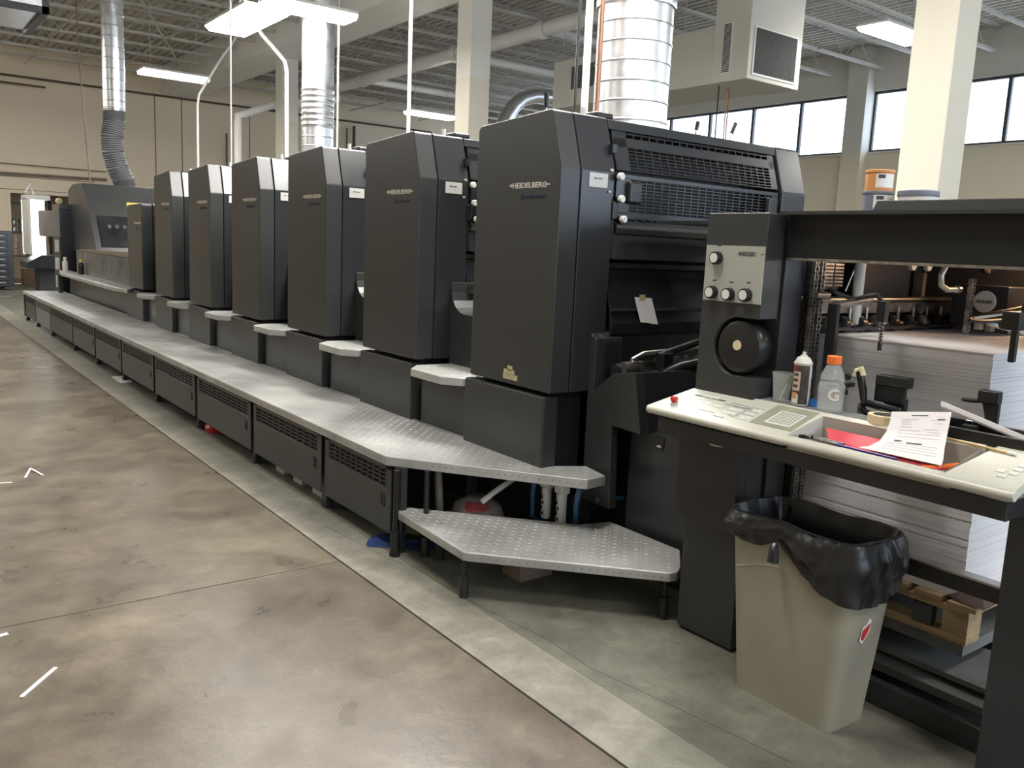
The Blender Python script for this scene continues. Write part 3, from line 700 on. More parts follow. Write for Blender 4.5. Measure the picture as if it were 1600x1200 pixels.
def make_gap(t, y0=Y0):
    """footboard, riser and curved housing in the gap on the far side of a unit"""
    G = .595
    MB().box(X0+.035, X0+.06, y0+.02, y0+G-.03, .40, .79).build('riser_panel', M['char2'], t)
    tp = [(X0-.10,y0+.47), (X0-.10,y0+.14), (X0-.02,y0+.035), (X0+.3,y0+.025), (X0+.3,y0+G-.02), (X0-.005,y0+G-.02), (X0-.02,y0+G-.04)]
    MB().prism(tp, 'z', .785, .832).build('footboard', M['tread'], t, bevel=.006)
    relief(tp, .832, t, M['tread'], .03)
    e = y0+G
    pr = [(y0-.12,.83), (y0-.12,1.145), (e-.16,1.145)]+[(e-.16+.15*math.sin(math.radians(a)), 1.145+.15*(1-math.cos(math.radians(a)))) for a in (20,40,60,80,90)]+[(e-.004,1.33), (e-.004,.83)]
    MB().prism(pr, 'x', X0+.24, X0+1.7).build('step_housing', M['char'], t, bevel=.008)
    MB().box(X0+.30, X0+1.5, y0-.1, e-.2, 1.145, 1.152).build('inner_footboard', M['tread'], t)
unit = make_unit()
make_gap(unit)
labels = ['printing unit nearest the feeder, with masking tape scraps on its side cover', 'second printing unit from the feeder', 'third printing unit from the feeder, in front of the middle silver duct',
          'fourth printing unit from the feeder, brightly lit sloping top', 'fifth printing unit from the feeder, narrow in view', 'sixth printing unit, next to the lower unit at the far end']
unit['label'] = labels[0]
for i in range(1, 6):
    c = copy_tree(unit); c.location = (X0, Y0+PITCH*i, 0); c['label'] = labels[i]
# extras of the nearest unit
MB().box(X0-.012, X0+.085, Y0-.665, Y0+.03, .40, .84).build('front_base_cover', M['char'], unit, bevel=.01)
MB().box(X0+.25, X0+1.7, Y0-.69, Y0-.4, .25, 1.14).build('inner_body_lower', M['dark'], unit)
tag(MB().box(X0-.0025, X0, 3.405, 3.525, .885, .912).box(X0-.0025, X0, 3.43, 3.52, .91, .935).box(X0-.0025, X0, 3.45, 3.49, .93, .955).build('tape_scraps', M['yellowtape']), 'aged masking tape scraps stuck low on the nearest unit', 'tape')
t = thing('control_lever', (2.72, 3.42, 2.2), 'black upright lever on top of the nearest unit, left', 'lever')
MB().cyl((2.72,3.42,2.17), (2.715,3.42,2.25), .006, 8).build('shaft', M['steel'], t); MB().cyl((2.716,3.42,2.24), (2.712,3.42,2.31), .013, 10).build('grip', M['blackp'], t)
for (x, dx, dz, lb) in ((3.72, .02, .09, 'thin bent lever on top of the nearest unit, middle'), (4.0, .06, .12, 'slanting dark lever on top of the nearest unit, right')):
    t = thing('control_lever', (x, 3.35, 2.2), lb, 'lever')
    MB().cyl((x,3.35,2.15), (x+dx*.5,3.35,2.2+dz*.5), .006, 8).build('shaft', M['steel'], t)
    MB().cyl((x+dx*.5,3.35,2.2+dz*.5), (x+dx,3.35,2.2+dz), .012, 10).build('grip', M['blackp'], t)
# taped note on the smoked guard
t = thing('paper_note', (3.2, 3.10, 1.27), 'white note taped to the smoked guard of the nearest unit', 'note')
yn = 3.108
MB().add([(x_+.035,yn+(0 if z_ > 1.3 else -.01),z_-.012) for x_, z_ in ((3.06,1.345),(3.185,1.34),(3.235,1.205),(3.19,1.208),(3.165,1.213),(3.105,1.218))], [(0,5,4,3,2,1)]).build('sheet', M['paper'], t)
MB().box(3.13, 3.17, yn-.003, yn-.001, 1.315, 1.346).build('tape', M['yellowtape'], t)

# coating unit (lower) at the far end
YC = Y0+PITCH*6
t = thing('coating_unit', (X0, YC, 0), 'lower grey coating unit between the sixth printing unit and the delivery', 'coating unit')
MB().prism([(YC,.86), (YC,1.845), (YC-.03,1.87), (YC-.69,1.885), (YC-.70,1.86), (YC-.70,.86)], 'x', X0, X0+.125).build('side_cover', M['char'], t, bevel=.01)
MB().prism([(YC-.03,.86), (YC-.03,1.86), (YC-.69,1.885), (YC-.70,1.86), (YC-.70,.86)], 'x', X0+.13, X0+.4).build('end_cover', M['char2'], t, bevel=.006)
MB().box(X0+.4, X0+1.9, YC-.6, YC, .4, 1.8).build('body', M['dark'], t)
MB().box(X0-.01, X0+.2, YC-.72, YC+.02, .40, .835).build('base_cover', M['char'], t, bevel=.006)
MB().box(X0+.35, X0+.48, YC-.72, YC-.6, 1.88, 2.12).build('junction_box', M['white'], t, bevel=.005)
MB().box(X0-.003, X0+.15, YC-.02, YC+.02, 1.845, 1.90).build('yellow_label', M['yellow'], t)
logo(t, X0, YC-.35, 1.64, .03, M['silver']); text('script_lettering', 'Speedmaster', .03, (X0-.001, YC-.42, 1.58), frame((0,-1,0), (0,0,1)), M['blueink'], t, .0008, 1.1, shear=.35)

# delivery
t = thing('delivery_unit', (2.65, 14.5, 0), 'long low delivery section with tall dark hood under the flexible duct', 'press delivery')
MB().box(2.66, 4.4, YC+.02, 15.9, .0, .79).build('base_cover', M['char'], t, bevel=.008)
MB().box(2.72, 4.3, YC+.03, 15.6, .80, 1.215).build('side_panel', M['grime'], t, bevel=.01)
MB().prism([(YC+.02,1.28), (YC+.02,1.2), (15.2,1.2), (15.2,1.235)], 'x', 2.72, 4.3).build('rail_top', M['steeld'], t)
hp = [(14.75,2.27), (14.33,1.80), (13.45,1.25), (13.45,1.18), (16.2,1.18), (16.2,2.31)]
hp = [(15.5,2.285), (14.9,1.80), (14.45,1.22), (14.45,1.18), (16.6,1.18), (16.6,2.2), (16.2,2.285)]
MB().prism(hp, 'x', 2.80, 4.2).build('hood', M['char'], t, bevel=.01)
MB().prism([(14.87,1.74),(14.5,1.28),(14.49,1.31),(14.86,1.77)], 'x', 2.9, 4.1).build('hood_window', M['blackgl'], t)
for i in range(9):
    MB().cyl((3.05+i*.11, 14.78, 1.60), (3.05+i*.11, 14.70, 1.61), .03, 10).build('nozzle', M['char'], t)
MB().box(2.61, 3.06, 16.35, 17.0, .0, 1.95).box(2.61, 3.06, 16.33, 16.36, 1.86, 1.95).build('tower_cabinet', M['char2'], t, bevel=.01)
MB().box(2.36, 2.61, 16.3, 16.8, 1.4, 1.83).build('control_box', M['taupebox'], t, bevel=.01)
MB().cyl((2.45, 16.35, 1.28), (2.45, 16.35, 1.4), .012, 8).build('hook', M['dark'], t)
MB().lathe((2.66, 16.65, 2.0), [(0,-.02),(.045,-.02),(.055,0),(.05,.02)], 18, 'y').build('dial', M['cream'], t)
MB().prism([(2.43,15.3), (2.43,11.65), (2.50,11.2), (2.72,11.2+.4), (2.72,16.2), (2.58,16.33)], 'z', .80, .845).build('footboard', M['tread'], t, bevel=.006)
MB().box(2.5, 2.56, 15.9, 16.0, .0, .8).build('leg', M['dark'], t); MB().box(2.56, 2.6, 16.2, 16.28, 0, .8).build('leg', M['pale'], t)
for y in (16.72,):
    for k in range(4): MB().box(2.545, 2.60, y-.3, y-.25, .25+k*.3, .45+k*.3).build('white_bracket', M['white'], t)
for (x, y, m1, m2, lb) in ((2.6, 15.9, M['canwhite'], M['white'], 'white spray bottle standing on the far footboard'), (2.66, 14.9, M['blackp'], M['yellow'], 'black bottle with yellow cap on the far footboard')):
    b = thing('bottle', (x, y, .845), lb, 'bottle')
    MB().lathe((x, y, .845), [(0,0),(.04,0),(.042,.01),(.042,.15),(.02,.19)], 14).build('body', m1, b)
    MB().lathe((x, y, .845), [(.021,.18),(.026,.19),(.026,.235),(0,.235)], 14).build('cap', m2, b)
# dark flat box seen behind the hood
tag(MB().box(3.3, 4.6, 11.9, 12.6, 1.9, 2.25).build('dryer_box', M['cabinet'], bevel=.01), 'dark dryer box between the hood and the sixth unit', 'machine cabinet')

# colour viewing console in front of the opening
t = thing('viewing_console', (3.1, 21.5, 0), 'brightly lit colour viewing booth on a grey console at the far end', 'console')
MB().box(2.98, 3.75, 21.4, 22.1, 0, .78).build('pedestal', M['cabinet'], t, bevel=.01)
MB().prism([(2.72,.66),(2.72,.78),(3.0,.95),(4.0,.95),(4.0,.66)], 'y', 21.1, 22.2).build('desk_top', M['char2'], t, bevel=.01)
MB().box(2.80, 2.84, 21.2, 22.25, .96, 2.16).build('side_wall', M['pale'], t)
MB().box(2.80, 3.25, 22.2, 22.25, .95, 2.16).build('back_panel', M['booth'], t)
MB().box(2.80, 3.27, 21.5, 22.25, 2.14, 2.24).build('booth_roof', M['pale'], t)
tag(MB().tube([(2.9,22.3,2.3),(3.0,22.3,2.5),(3.05,22.3,2.3),(3.07,22.3,2.15)], .03, 8).build('bent_hose', M['pale']), 'pale bent hose above the viewing booth', 'hose')
# drawer cabinet
t = thing('drawer_cabinet', (2.0, 24.0, 0), 'tall dark multi-drawer cabinet at the left picture edge', 'cabinet')
MB().box(1.3, 2.80, 24.0, 24.8, .08, 1.42).build('carcass', M['cabinet'], t, bevel=.01)
MB().box(1.35, 2.6, 24.05, 24.7, 0, .08).build('plinth', M['black'], t)
for k in range(9):
    z = 1.28-k*.14
    d = MB().box(1.95, 2.68, 23.975, 24.0, z-.058, z+.066).build('drawer', M['cabinet'], t, bevel=.004)
    MB().box(2.42, 2.62, 23.965, 23.975, z+.02, z+.035).build('handle', M['pale'], d)
# store room shelf and cans
t = thing('storage_shelf', (3.6, 27.6, 0), 'dark shelf of tins seen through the opening in the far wall', 'shelf')
for z in (.75, 1.38, 2.2): MB().box(3.0, 4.2, 27.3, 27.8, z-.03, z).build('shelf_board', M['dark'], t)
for x in (3.0, 4.16): MB().box(x, x+.05, 27.3, 27.8, 0, 2.4).build('upright', M['dark'], t)
RW = ('bottom', 'middle', 'top'); CL = ('left', 'right')
for r, (z, m, nm) in enumerate(((1.38, M['steel'], 'shiny tin on the upper shelf behind the far opening'), (.75, M['cantan'], 'tan tin on the lower shelf behind the far opening'))):
    for i in range(2):
        for k in range(2 if r == 0 or i else 3):
            x = 3.24+i*.2
            o = MB().lathe((x, 27.45, z+k*.19), [(0,0),(.075,0),(.078,.01),(.078,.165),(.07,.175),(0,.175)], 14).build('tin', m)
            tag(o, nm+', %s one of the %s column' % (RW[k], CL[i]), 'tin', 'shiny tins on the upper store shelf' if r == 0 else 'tan tins on the lower store shelf')
tag(MB().box(3.25, 3.62, 26.0, 26.5, 0, .42).build('cardboard_box', M['cardboard'], bevel=.005), 'brown cardboard box on the floor by the viewing booth', 'box')

# ------------------------------------------------------------------ infeed housing between feeder and first unit
t = thing('infeed_housing', (2.95, 2.9, 0), 'dark angular infeed housing between the nearest unit and the feeder', 'infeed unit')
pr = [(3.30,.3), (3.30,1.262), (3.225,1.245), (3.19,1.21), (3.16,1.16), (3.12,1.135), (3.105,1.13), (3.105,.87), (2.973,.975), (2.826,1.0), (2.765,.711), (2.962,.719), (2.942,.3)]
MB().prism(pr, 'x', 2.85, 2.90).build('side_plate', M['char'], t, bevel=.006)
MB().prism([(3.30,.3), (3.30,1.262), (3.225,1.245), (3.19,1.21), (3.16,1.16), (3.12,1.135), (3.105,1.13), (3.105,.3)], 'x', 2.90, 3.03).build('shoulder', M['char'], t, bevel=.006)
MB().prism([(3.10,.86), (2.973,.968), (2.826,.995), (2.765,.711), (2.962,.719), (3.10,.72)], 'x', 2.90, 4.3).build('feed_board_casing', M['char2'], t, bevel=.004)
MB().box(2.90, 2.99, 3.085, 3.10, .88, 1.11).build('inset_panel', M['black'], t)
MB().box(3.0, 4.3, 2.95, 3.12, 0, .72).build('under_body', M['black'], t)
MB().box(2.95, 4.3, 2.31, 2.925, 0, .72).build('lower_cabinet', M['char2'], t, bevel=.006)
MB().box(2.945, 2.95, 2.70, 2.76, .64, .70).build('latch', M['blackp'], t)
MB().box(2.943, 2.946, 2.715, 2.74, .65, .66).build('latch_tongue', M['pale'], t)
MB().cyl((2.96,3.02,.99), (3.09,3.02,.99), .03, 16).build('roller', M['steeld'], t)
MB().cyl((3.09,3.02,.99), (3.12,3.02,.99), .018, 14).build('roller_axle', M['steeld'], t)
MB().cyl((2.94,3.06,.975), (2.97,3.06,.975), .032, 16).build('roller', M['dark'], t)
MB().box(3.06, 3.6, 2.98, 3.0, .955, 1.02).build('bright_plate', M['steel'], t)
MB().tube([(3.12,2.90,.96), (3.2,2.86,1.0), (3.6,2.80,1.06)], .032, 10).build('thick_arm', M['blackp'], t)
MB().tube([(3.12,2.94,1.05), (3.2,2.94,1.07), (3.7,2.9,1.19)], .02, 10).build('slanted_rod', M['blackp'], t)
MB().box(3.12, 3.19, 2.90, 2.96, .98, 1.07).build('clamp_block', M['blackp'], t, bevel=.006)
MB().tube([(3.0,3.0,1.03),(3.08,3.0,1.06),(3.3,2.98,1.07),(3.8,2.95,1.09)], .012, 8).build('cross_tube', M['steeld'], t)
for i in range(6): MB().lathe((3.15+i*.07, 2.97, 1.03), [(0,-.01),(.014,-.01),(.014,.01),(0,.01)], 10, 'y').build('guide_wheel', M['steeld'], t)
MB().prism([(2.76,.995),(2.3,1.12),(2.3,1.08),(2.76,.96)], 'x', 3.2, 4.3).build('feed_table', M['dark'], t)

# ------------------------------------------------------------------ feeder
t = thing('feeder', (2.8, 1.6, 0), 'charcoal sheet feeder frame with overhead beam, handwheel and chains', 'press feeder')
FX = 2.65
hc = arc(2.095, 1.215, .112, 90, -90, 24)[::1]
prof = [(2.283,.012), (2.283,1.72), (1.998,1.72), (1.998,1.327)]+hc+[(1.998,1.103), (1.998,.012)]
MB().prism(prof, 'x', FX, FX+.11).build('column_front', M['char'], t, bevel=.004)
MB().box(FX+.11, FX+.23, 1.985, 2.283, .0, 1.72).build('column_back', M['char2'], t, bevel=.004)
MB().box(FX+.02, FX+.1, 2.0, 2.28, 0, .012).build('plinth', M['black'], t)
wh = MB().lathe((FX+.005, 2.092, 1.215), [(0,0),(.085,.0),(.098,.004),(.104,.014),(.104,.05),(.09,.09),(0,.095)], 40, 'x').build('handwheel', M['blackp'], t)
MB().lathe((FX+.001, 2.095, 1.22), [(0,0),(.0185,0),(.0195,.004)], 24, 'x').build('wheel_cap', M['cream'], wh)
cp = MB().box(FX-.006, FX, 1.999, 2.274, 1.383, 1.597).build('control_panel', M['ctrlpanel'], t)
for (y, z) in ((2.215,1.548), (2.225,1.415), (2.143,1.412), (2.062,1.415)):
    kb = MB().lathe((FX-.006, y, z), [(.0255,0),(.0255,-.006),(.0245,-.022),(.023,-.025)], 24, 'x').build('rotary_knob', M['blackp'], cp)
    MB().lathe((FX-.031, y, z), [(0,-.0005),(.0185,-.0005),(.0185,.0005)], 24, 'x')
    MB().lathe((FX-.031, y, z), [(.0185,.0003),(.023,.0006)], 24, 'x').build('knob_rim', M['blackp'], kb)
    MB().lathe((FX-.0315, y, z), [(0,-.0005),(.0185,-.0005),(.0185,.0005)], 24, 'x').build('knob_cap', M['white'], kb)
    MB().box(FX-.0075, FX-.006, y-.012, y+.004, z+.045, z+.049).build('mark', M['darkink'], cp)
tt = text('maker_lettering', 'HEIDELBERG', .023, (FX-.0065, 2.104, 1.560), frame((0,-1,0), (0,0,1)), M['darkink'], cp, .0004, .53, bold=.0003)
MB().box(FX-.008, FX-.006, 2.106, 2.116, 1.567, 1.570).box(FX-.008, FX-.006, 2.108, 2.112, 1.562, 1.575).box(FX-.008, FX-.006, 2.003, 2.011, 1.567, 1.570).build('lettering_bars', M['darkink'], cp)
MB().box(2.75, 2.79, 1.02, 1.985, 1.562, 1.722).build('beam', M['beam'], t, bevel=.004)
MB().box(2.70, 2.80, 1.02, 1.99, 1.716, 1.728).build('beam_top_strip', M['char'], t)
MB().box(2.752, 2.80, 1.02, 1.985, 1.552, 1.562).build('beam_edge_trim', M['steeld'], t)
MB().box(2.75, 2.93, .70, 1.045, 0, 1.72).build('near_post', M['beam'], t, bevel=.006)
MB().box(2.755, 2.795, 1.04, 1.99, .520, .573).build('mid_rail', M['dark'], t, bevel=.003)
MB().box(2.752, 2.80, 1.04, 1.99, .573, .580).build('rail_trim', M['steel'], t)
MB().box(2.775, 2.81, 1.04, 1.99, .0, .09).box(2.81, 2.93, 1.04, 1.99, 0, .03).build('bottom_sill', M['char2'], t, bevel=.004)
MB().box(2.90, 3.04, 1.04, 2.28, .07, .10).build('sill_plate', M['grime'], t)
MB().box(3.04, 4.3, 1.04, 2.28, .0, .02).build('pit_floor', M['black'], t)
MB().box(2.97, 3.3, 1.0, 2.2, .115, .135).build('platform_plate', M['grime'], t)
MB().box(4.3, 4.5, .8, 2.35, 0, 1.75).build('drive_side_frame', M['char2'], t)
MB().box(2.90, 4.3, 2.28, 2.31, .72, 1.72).build('head_back_plate', M['dark'], t)
MB().box(3.05, 4.4, 1.5, 1.95, 1.735, 1.745).build('hood_base', M['char2'], t)
MB().prism([(3.18,1.74),(3.215,1.80),(4.5,1.80),(4.5,1.74)], 'y', .7, 1.92).build('feeder_hood', M['hoodmat'], t, bevel=.006)
MB().box(3.1, 4.45, 1.93, 3.0, 1.70, 1.715).build('rear_shelf', M['char2'], t)
# chains
def chain(x, y, z0, z1, name='chain'):
    m = MB(); z = z0; i = 0
    while z < z1:
        if i % 2: m.box(x-.014, x-.009, y-.009, y+.009, z, z+.022).box(x+.009, x+.014, y-.009, y+.009, z, z+.022)
        else: m.box(x-.009, x-.005, y-.008, y+.008, z, z+.022).box(x+.005, x+.009, y-.008, y+.008, z, z+.022)
        m.cyl((x-.016, y, z+.003), (x+.016, y, z+.003), .0055, 6)
        z += .016; i += 1
    return m.build(name, M['steeld'], t)
chain(2.905, 1.955, .12, 1.56); chain(2.95, 1.955, .12, 1.56)
chain(3.62, 1.7, 1.28, 1.5)
MB().box(2.885, 2.99, 1.977, 1.984, .0, 1.56).build('chain_guide', M['beam'], t)
MB().box(4.02, 4.08, 1.35, 1.75, 1.64, 1.66).build('lamp_holder', M['dark'], t)
MB().cyl((4.05,1.37,1.625), (4.05,1.73,1.625), .014, 12).build('work_lamp', M['warm'], t)
MB().box(2.965, 3.0, 1.975, 2.0, .9, 1.56).build('guide_post', M['dark'], t)
MB().cyl((2.90,1.94,1.425), (2.985,1.94,1.425), .012, 10).build('chain_pin', M['steel'], t)
# side lay post with arms
MB().box(2.945, 2.965, 1.868, 1.912, 1.09, 1.395).build('side_post', M['char2'], t, bevel=.003)
MB().cyl((2.955,1.89,1.39), (3.2,1.89,1.41), .014, 10).build('post_arm', M['steeld'], t)
MB().tube([(3.14,2.05,1.44),(3.1,1.9,1.41),(3.02,1.80,1.43),(2.955,1.72,1.44),(2.95,1.70,1.42),(2.95,1.70,1.39)], .009, 8).build('bent_air_tube', M['dark'], t)
MB().box(2.935, 2.965, 1.672, 1.706, 1.345, 1.42).build('spring_block', M['dark'], t, bevel=.002)
m = MB(); 
pts = [(2.95+.0075*math.cos(a*.9), 1.686+.0075*math.sin(a*.9), 1.345-a*.0016) for a in range(48)]
m.tube(pts, .0022, 5).build('spring', M['steel'], t); MB().cyl((2.95,1.686,1.245), (2.95,1.686,1.345), .0035, 6).cyl((2.95,1.686,1.24), (2.95,1.686,1.275), .008, 8).build('spring_pin', M['dark'], t)
# suction head
MB().cyl((2.87,2.0,1.402), (4.15,2.0,1.402), .013, 10).build('head_bar', M['steel'], t)
MB().box(3.02, 4.2, 2.0, 2.03, 1.345, 1.39).build('head_beam', M['steeld'], t, bevel=.004)
m = MB()
for k in range(7): m.box(3.07, 3.13, 2.02, 2.06, 1.455+k*.014, 1.463+k*.014).box(3.14, 3.2, 2.02, 2.06, 1.455+k*.014, 1.463+k*.014)
MB().box(3.065, 3.205, 2.04, 2.08, 1.44, 1.55).build('valve_block', M['dark'], t); m.build('valve_fins', M['steeld'], t)
MB().cyl((3.285,2.0,1.3), (3.285,2.0,1.555), .022, 14).build('upright_rod', M['pale'], t)
MB().cyl((3.35,2.1,1.43), (3.42,2.1,1.555), .005, 6).build('thin_rod', M['steel'], t)
MB().box(3.45, 3.48, 2.1, 2.14, 1.33, 1.56).build('flat_bar', M['char2'], t)
MB().box(3.50, 3.98, 2.16, 2.2, 1.40, 1.57).build('grey_plate', M['cabinet'], t)
for x in (3.60, 3.73, 4.3): MB().lathe((x, 1.95, 1.552), [(0,-.01),(.02,-.01),(.022,0),(.02,.01),(0,.01)], 16, 'y').build('round_end', M['pipebeige'] if x > 4 else M['pale'], t)
for i in range(9):
    x = 3.05+i*.125; y = 1.99
    MB().lathe((x, y, 1.30), [(0,-.02),(.026,-.02),(.036,-.014),(.036,.014),(.026,.02),(0,.02)], 18, 'x').build('sucker_wheel', M['blackp'] if i % 3 else M['steeld'], t)
    MB().cyl((x+.02, y, 1.30), (x+.05, y, 1.30), .013, 10).build('hub', M['steeld'], t)
    MB().cyl((x+.05, y, 1.30), (x+.05, y, 1.37), .006, 6).build('sucker_stem', M['steel'], t)
MB().cyl((3.0,1.99,1.30), (4.2,1.99,1.30), .008, 8).build('sucker_shaft', M['steeld'], t)
MB().tube([(3.01,1.95,1.288)]+[(3.01+i*.06, 1.95+.006*(i % 2), 1.283+.003*(i % 3)) for i in range(1, 18)], .009, 7).build('rope_seal', M['dark'], t)
MB().tube([(3.47,1.74,1.56),(3.44,1.74,1.52),(3.45,1.74,1.48),(3.50,1.74,1.462),(3.58,1.74,1.463)], .012, 12).build('curved_hose', M['pipebeige'], t)
MB().lathe((3.59,1.74,1.463), [(0,-.012),(.016,-.012),(.016,.012),(0,.012)], 12, 'x').build('hose_clamp', M['steel'], t)
bd = MB().lathe((3.86, 1.75, 1.412), [(0,-.004),(.042,-.004),(.047,0),(.047,.006)], 36, 'x').build('round_badge', M['white'], t)
text('maker_lettering', 'HEIDELBERG', .0165, (3.8553, 1.785, 1.406), frame((0,-1,0), (0,0,1)), M['darkink'], bd, .0003, .74, bold=.0006)
MB().box(3.87, 4.1, 1.66, 1.9, 1.30, 1.48).build('head_gearbox', M['dark'], t, bevel=.006)
MB().tube([(4.0,1.5,1.44),(3.8,1.6,1.39),(3.6,1.66,1.36),(3.55,1.66,1.345),(3.62,1.64,1.34),(3.8,1.6,1.35),(4.0,1.55,1.31)], .009, 8).build('sucker_hose', M['blackp'], t)
MB().tube([(4.1,1.5,1.42),(3.75,1.62,1.375),(3.58,1.66,1.35),(3.70,1.63,1.325),(3.9,1.58,1.29)], .01, 8).build('sucker_hose', M['pale'], t)
for (x, y, z) in ((3.70,1.68,1.30),(3.80,1.68,1.29),(3.88,1.62,1.28)): MB().box(x, x+.035, y, y+.03, z, z+.045).build('sucker_foot', M['steel'], t, bevel=.004)
MB().tube([(3.0,1.22,1.43),(3.2,1.25,1.43),(3.6,1.4,1.44),(3.95,1.5,1.44)], .022, 10).build('ribbed_cable', M['blackp'], t)
MB().box(2.93, 3.0, 1.215, 1.27, 1.36, 1.42).box(2.95, 2.975, 1.225, 1.245, 1.255, 1.40).build('corner_blower', M['blackp'], t, bevel=.005)
MB().lathe((2.945, 1.265, 1.375), [(0,-.01),(.014,-.01),(.014,.01)], 14, 'x').build('blower_knob', M['dark'], t)
# red-brown worn machinery behind the suction head
for i in range(8):
    x = 3.55+i*.09; MB().box(x, x+.03, 2.2, 2.24, 1.30+.02*(i % 3), 1.55-.03*(i % 2)).build('linkage', M['oldwood'] if i % 2 else M['dark'], t)
# pile board carrying the pallet
pb = MB().box(3.0, 4.1, 1.28, 2.1, .2, .245).box(2.885, 3.02, 1.93, 1.98, .2, .235).build('pile_board', M['grime'], t)

# pallet
t = thing('wooden_pallet', (3.5, 1.7, .245), 'raw wooden pallet carrying the paper pile inside the feeder', 'pallet')
for x0, x1 in ((2.99,3.09), (3.49,3.59), (3.97,4.07)):
    MB().box(x0, x1, 1.27, 1.95, .245, .268).build('bottom_board', M['wood'], t, bevel=.002)
    MB().box(x0, x1, 1.27, 1.36, .268, .35).build('block', M['wood'], t, bevel=.002)
    MB().box(x0, x1, 1.80, 1.89, .268, .35).build('block', M['wood'], t, bevel=.002)
    MB().box(x0, x1, 1.27, 1.95, .35, .373).build('stringer_board', M['wood'], t, bevel=.002)
for k in range(6):
    y = 1.245+k*.125; MB().box(2.98+.006*(k % 2), 4.08, y, y+.10, .373, .392+.003*(k % 3)).build('deck_board', M['wood'], t, bevel=.002)
tag(MB().box(2.995, 3.03, 1.40, 1.47, .27, .345).build('mesh_scrap', M['mesh']), 'grey ribbed board scrap wedged in the pallet', 'scrap')
tag(MB().add([(2.98,1.22,.40),(3.1,1.2,.43),(3.12,1.34,.405),(3.0,1.36,.402),(3.06,1.27,.45)], [(0,1,4),(1,2,4),(2,3,4),(3,0,4),(4,1,0),(4,2,1),(4,3,2),(4,0,3)]).build('torn_paper', M['oldwood']), 'torn brown wrapping paper at the pallet corner', 'paper')
# paper pile
t = thing('paper_pile', (3.5, 1.7, .4), 'tall pile of white printing sheets on the pallet in the feeder', 'paper stack')
m = MB(); z = .395; i = 0
while z < 1.262:
    h = random.choice((.012, .016, .02, .026)); h = min(h, 1.266-z); d = random.uniform(-.0016, .0016); e = random.uniform(-.0016, .0016)
    m.box(3.022+d, 4.05+d, 1.318+e, 1.985+e, z, z+h-.0006); z += h
m.build('sheet_layers', M['pile'], t, kind='stuff')
MB().box(3.02, 4.052, 1.315, 1.988, 1.266, 1.2685).build('top_sheet', M['paper'], t)

# guides clamped at the pile side
t = thing('side_guide', (2.93, 1.6, 1.0), 'black pile side guide with curled tape behind the tape roll', 'guide')
MB().box(2.90, 2.93, 1.55, 1.66, 1.06, 1.13).box(2.89, 2.94, 1.535, 1.655, 1.12, 1.16).build('clamp_head', M['blackp'], t, bevel=.006)
MB().box(2.92, 2.945, 1.55, 1.63, .99, 1.08).build('clamp_foot', M['dark'], t, bevel=.003)
MB().tube([(2.86,1.70,1.165),(2.86,1.68,1.10),(2.86,1.67,1.055),(2.86,1.60,1.05),(2.86,1.53,1.045)], .014, 8).build('hook_arm', M['blackp'], t)
MB().tube([(2.83,1.66,1.05),(2.83,1.64,1.062),(2.83,1.53,1.055),(2.83,1.515,1.035),(2.83,1.53,1.02),(2.83,1.64,1.025),(2.83,1.66,1.04)], .011, 8).build('loop_bar', M['blackp'], t)
MB().box(2.845, 2.875, 1.67, 1.685, 1.0, 1.05).box(2.845,2.875,1.56,1.6,1.0,1.05).build('stand', M['steeld'], t)
MB().tube([(2.86,1.685,1.15),(2.86,1.695,1.175),(2.86,1.71,1.165),(2.86,1.715,1.145)], .012, 8).build('curled_tape', M['cream'], t)
MB().lathe((2.84, 1.735, 1.14), [(0,-.01),(.011,-.01),(.013,0),(.011,.01),(0,.01)], 14, 'x').build('thumb_knob', M['blackp'], t)
t = thing('wing_screw', (2.84, 1.78, 1.1), 'black wing screw knob just right of the clear bottle', 'knob')
MB().box(2.83, 2.85, 1.765, 1.785, 1.112, 1.13).build('hub', M['blackp'], t, bevel=.004)
for p0, p1 in (((2.84,1.765,1.105),(2.84,1.80,1.10)), ((2.84,1.765,1.10),(2.84,1.76,1.075)), ((2.84,1.76,1.10),(2.84,1.735,1.09)), ((2.84,1.735,1.09),(2.84,1.735,1.075))):
    MB().cyl(p0, p1, .009, 8).build('wing', M['blackp'], t)
MB().box(2.85, 2.93, 1.755, 1.775, 1.095, 1.11).build('bracket', M['dark'], t)
t = thing('side_guide', (2.93, 1.27, 1.0), 'black pile side guide standing before the lavender end of the pile', 'guide')
MB().box(2.90, 2.94, 1.235, 1.30, 1.115, 1.16).build('clamp_head', M['blackp'], t, bevel=.006)
MB().lathe((2.905, 1.32, 1.12), [(0,-.005),(.028,-.005),(.028,.003),(0,.004)], 16).build('thumb_disc', M['blackp'], t)
MB().prism([(1.235,1.12),(1.29,1.12),(1.275,1.07),(1.285,1.0),(1.235,1.0)], 'x', 2.915, 2.935).build('clamp_foot', M['dark'], t, bevel=.003)

# ------------------------------------------------------------------ console desk
K = .315
def dz(x): return .959+K*(x-2.45)
t = thing('control_desk', (2.6, 1.6, .9), 'long cream sloping control desk in front of the feeder', 'desk')
nv = Vector((-K, 0, 1)).normalized()
yl, yr = 2.345, .968
def slab(y0, y1, x0, x1, th=.03, m=None):
    m = m or MB(); o = Vector((x0, y0, dz(x0)))-nv*th
    m.obox(o, (0, y1-y0, 0), Vector((x0-x1, 0, dz(x0)-dz(x1)))*-1, nv*th); return m
m = MB()
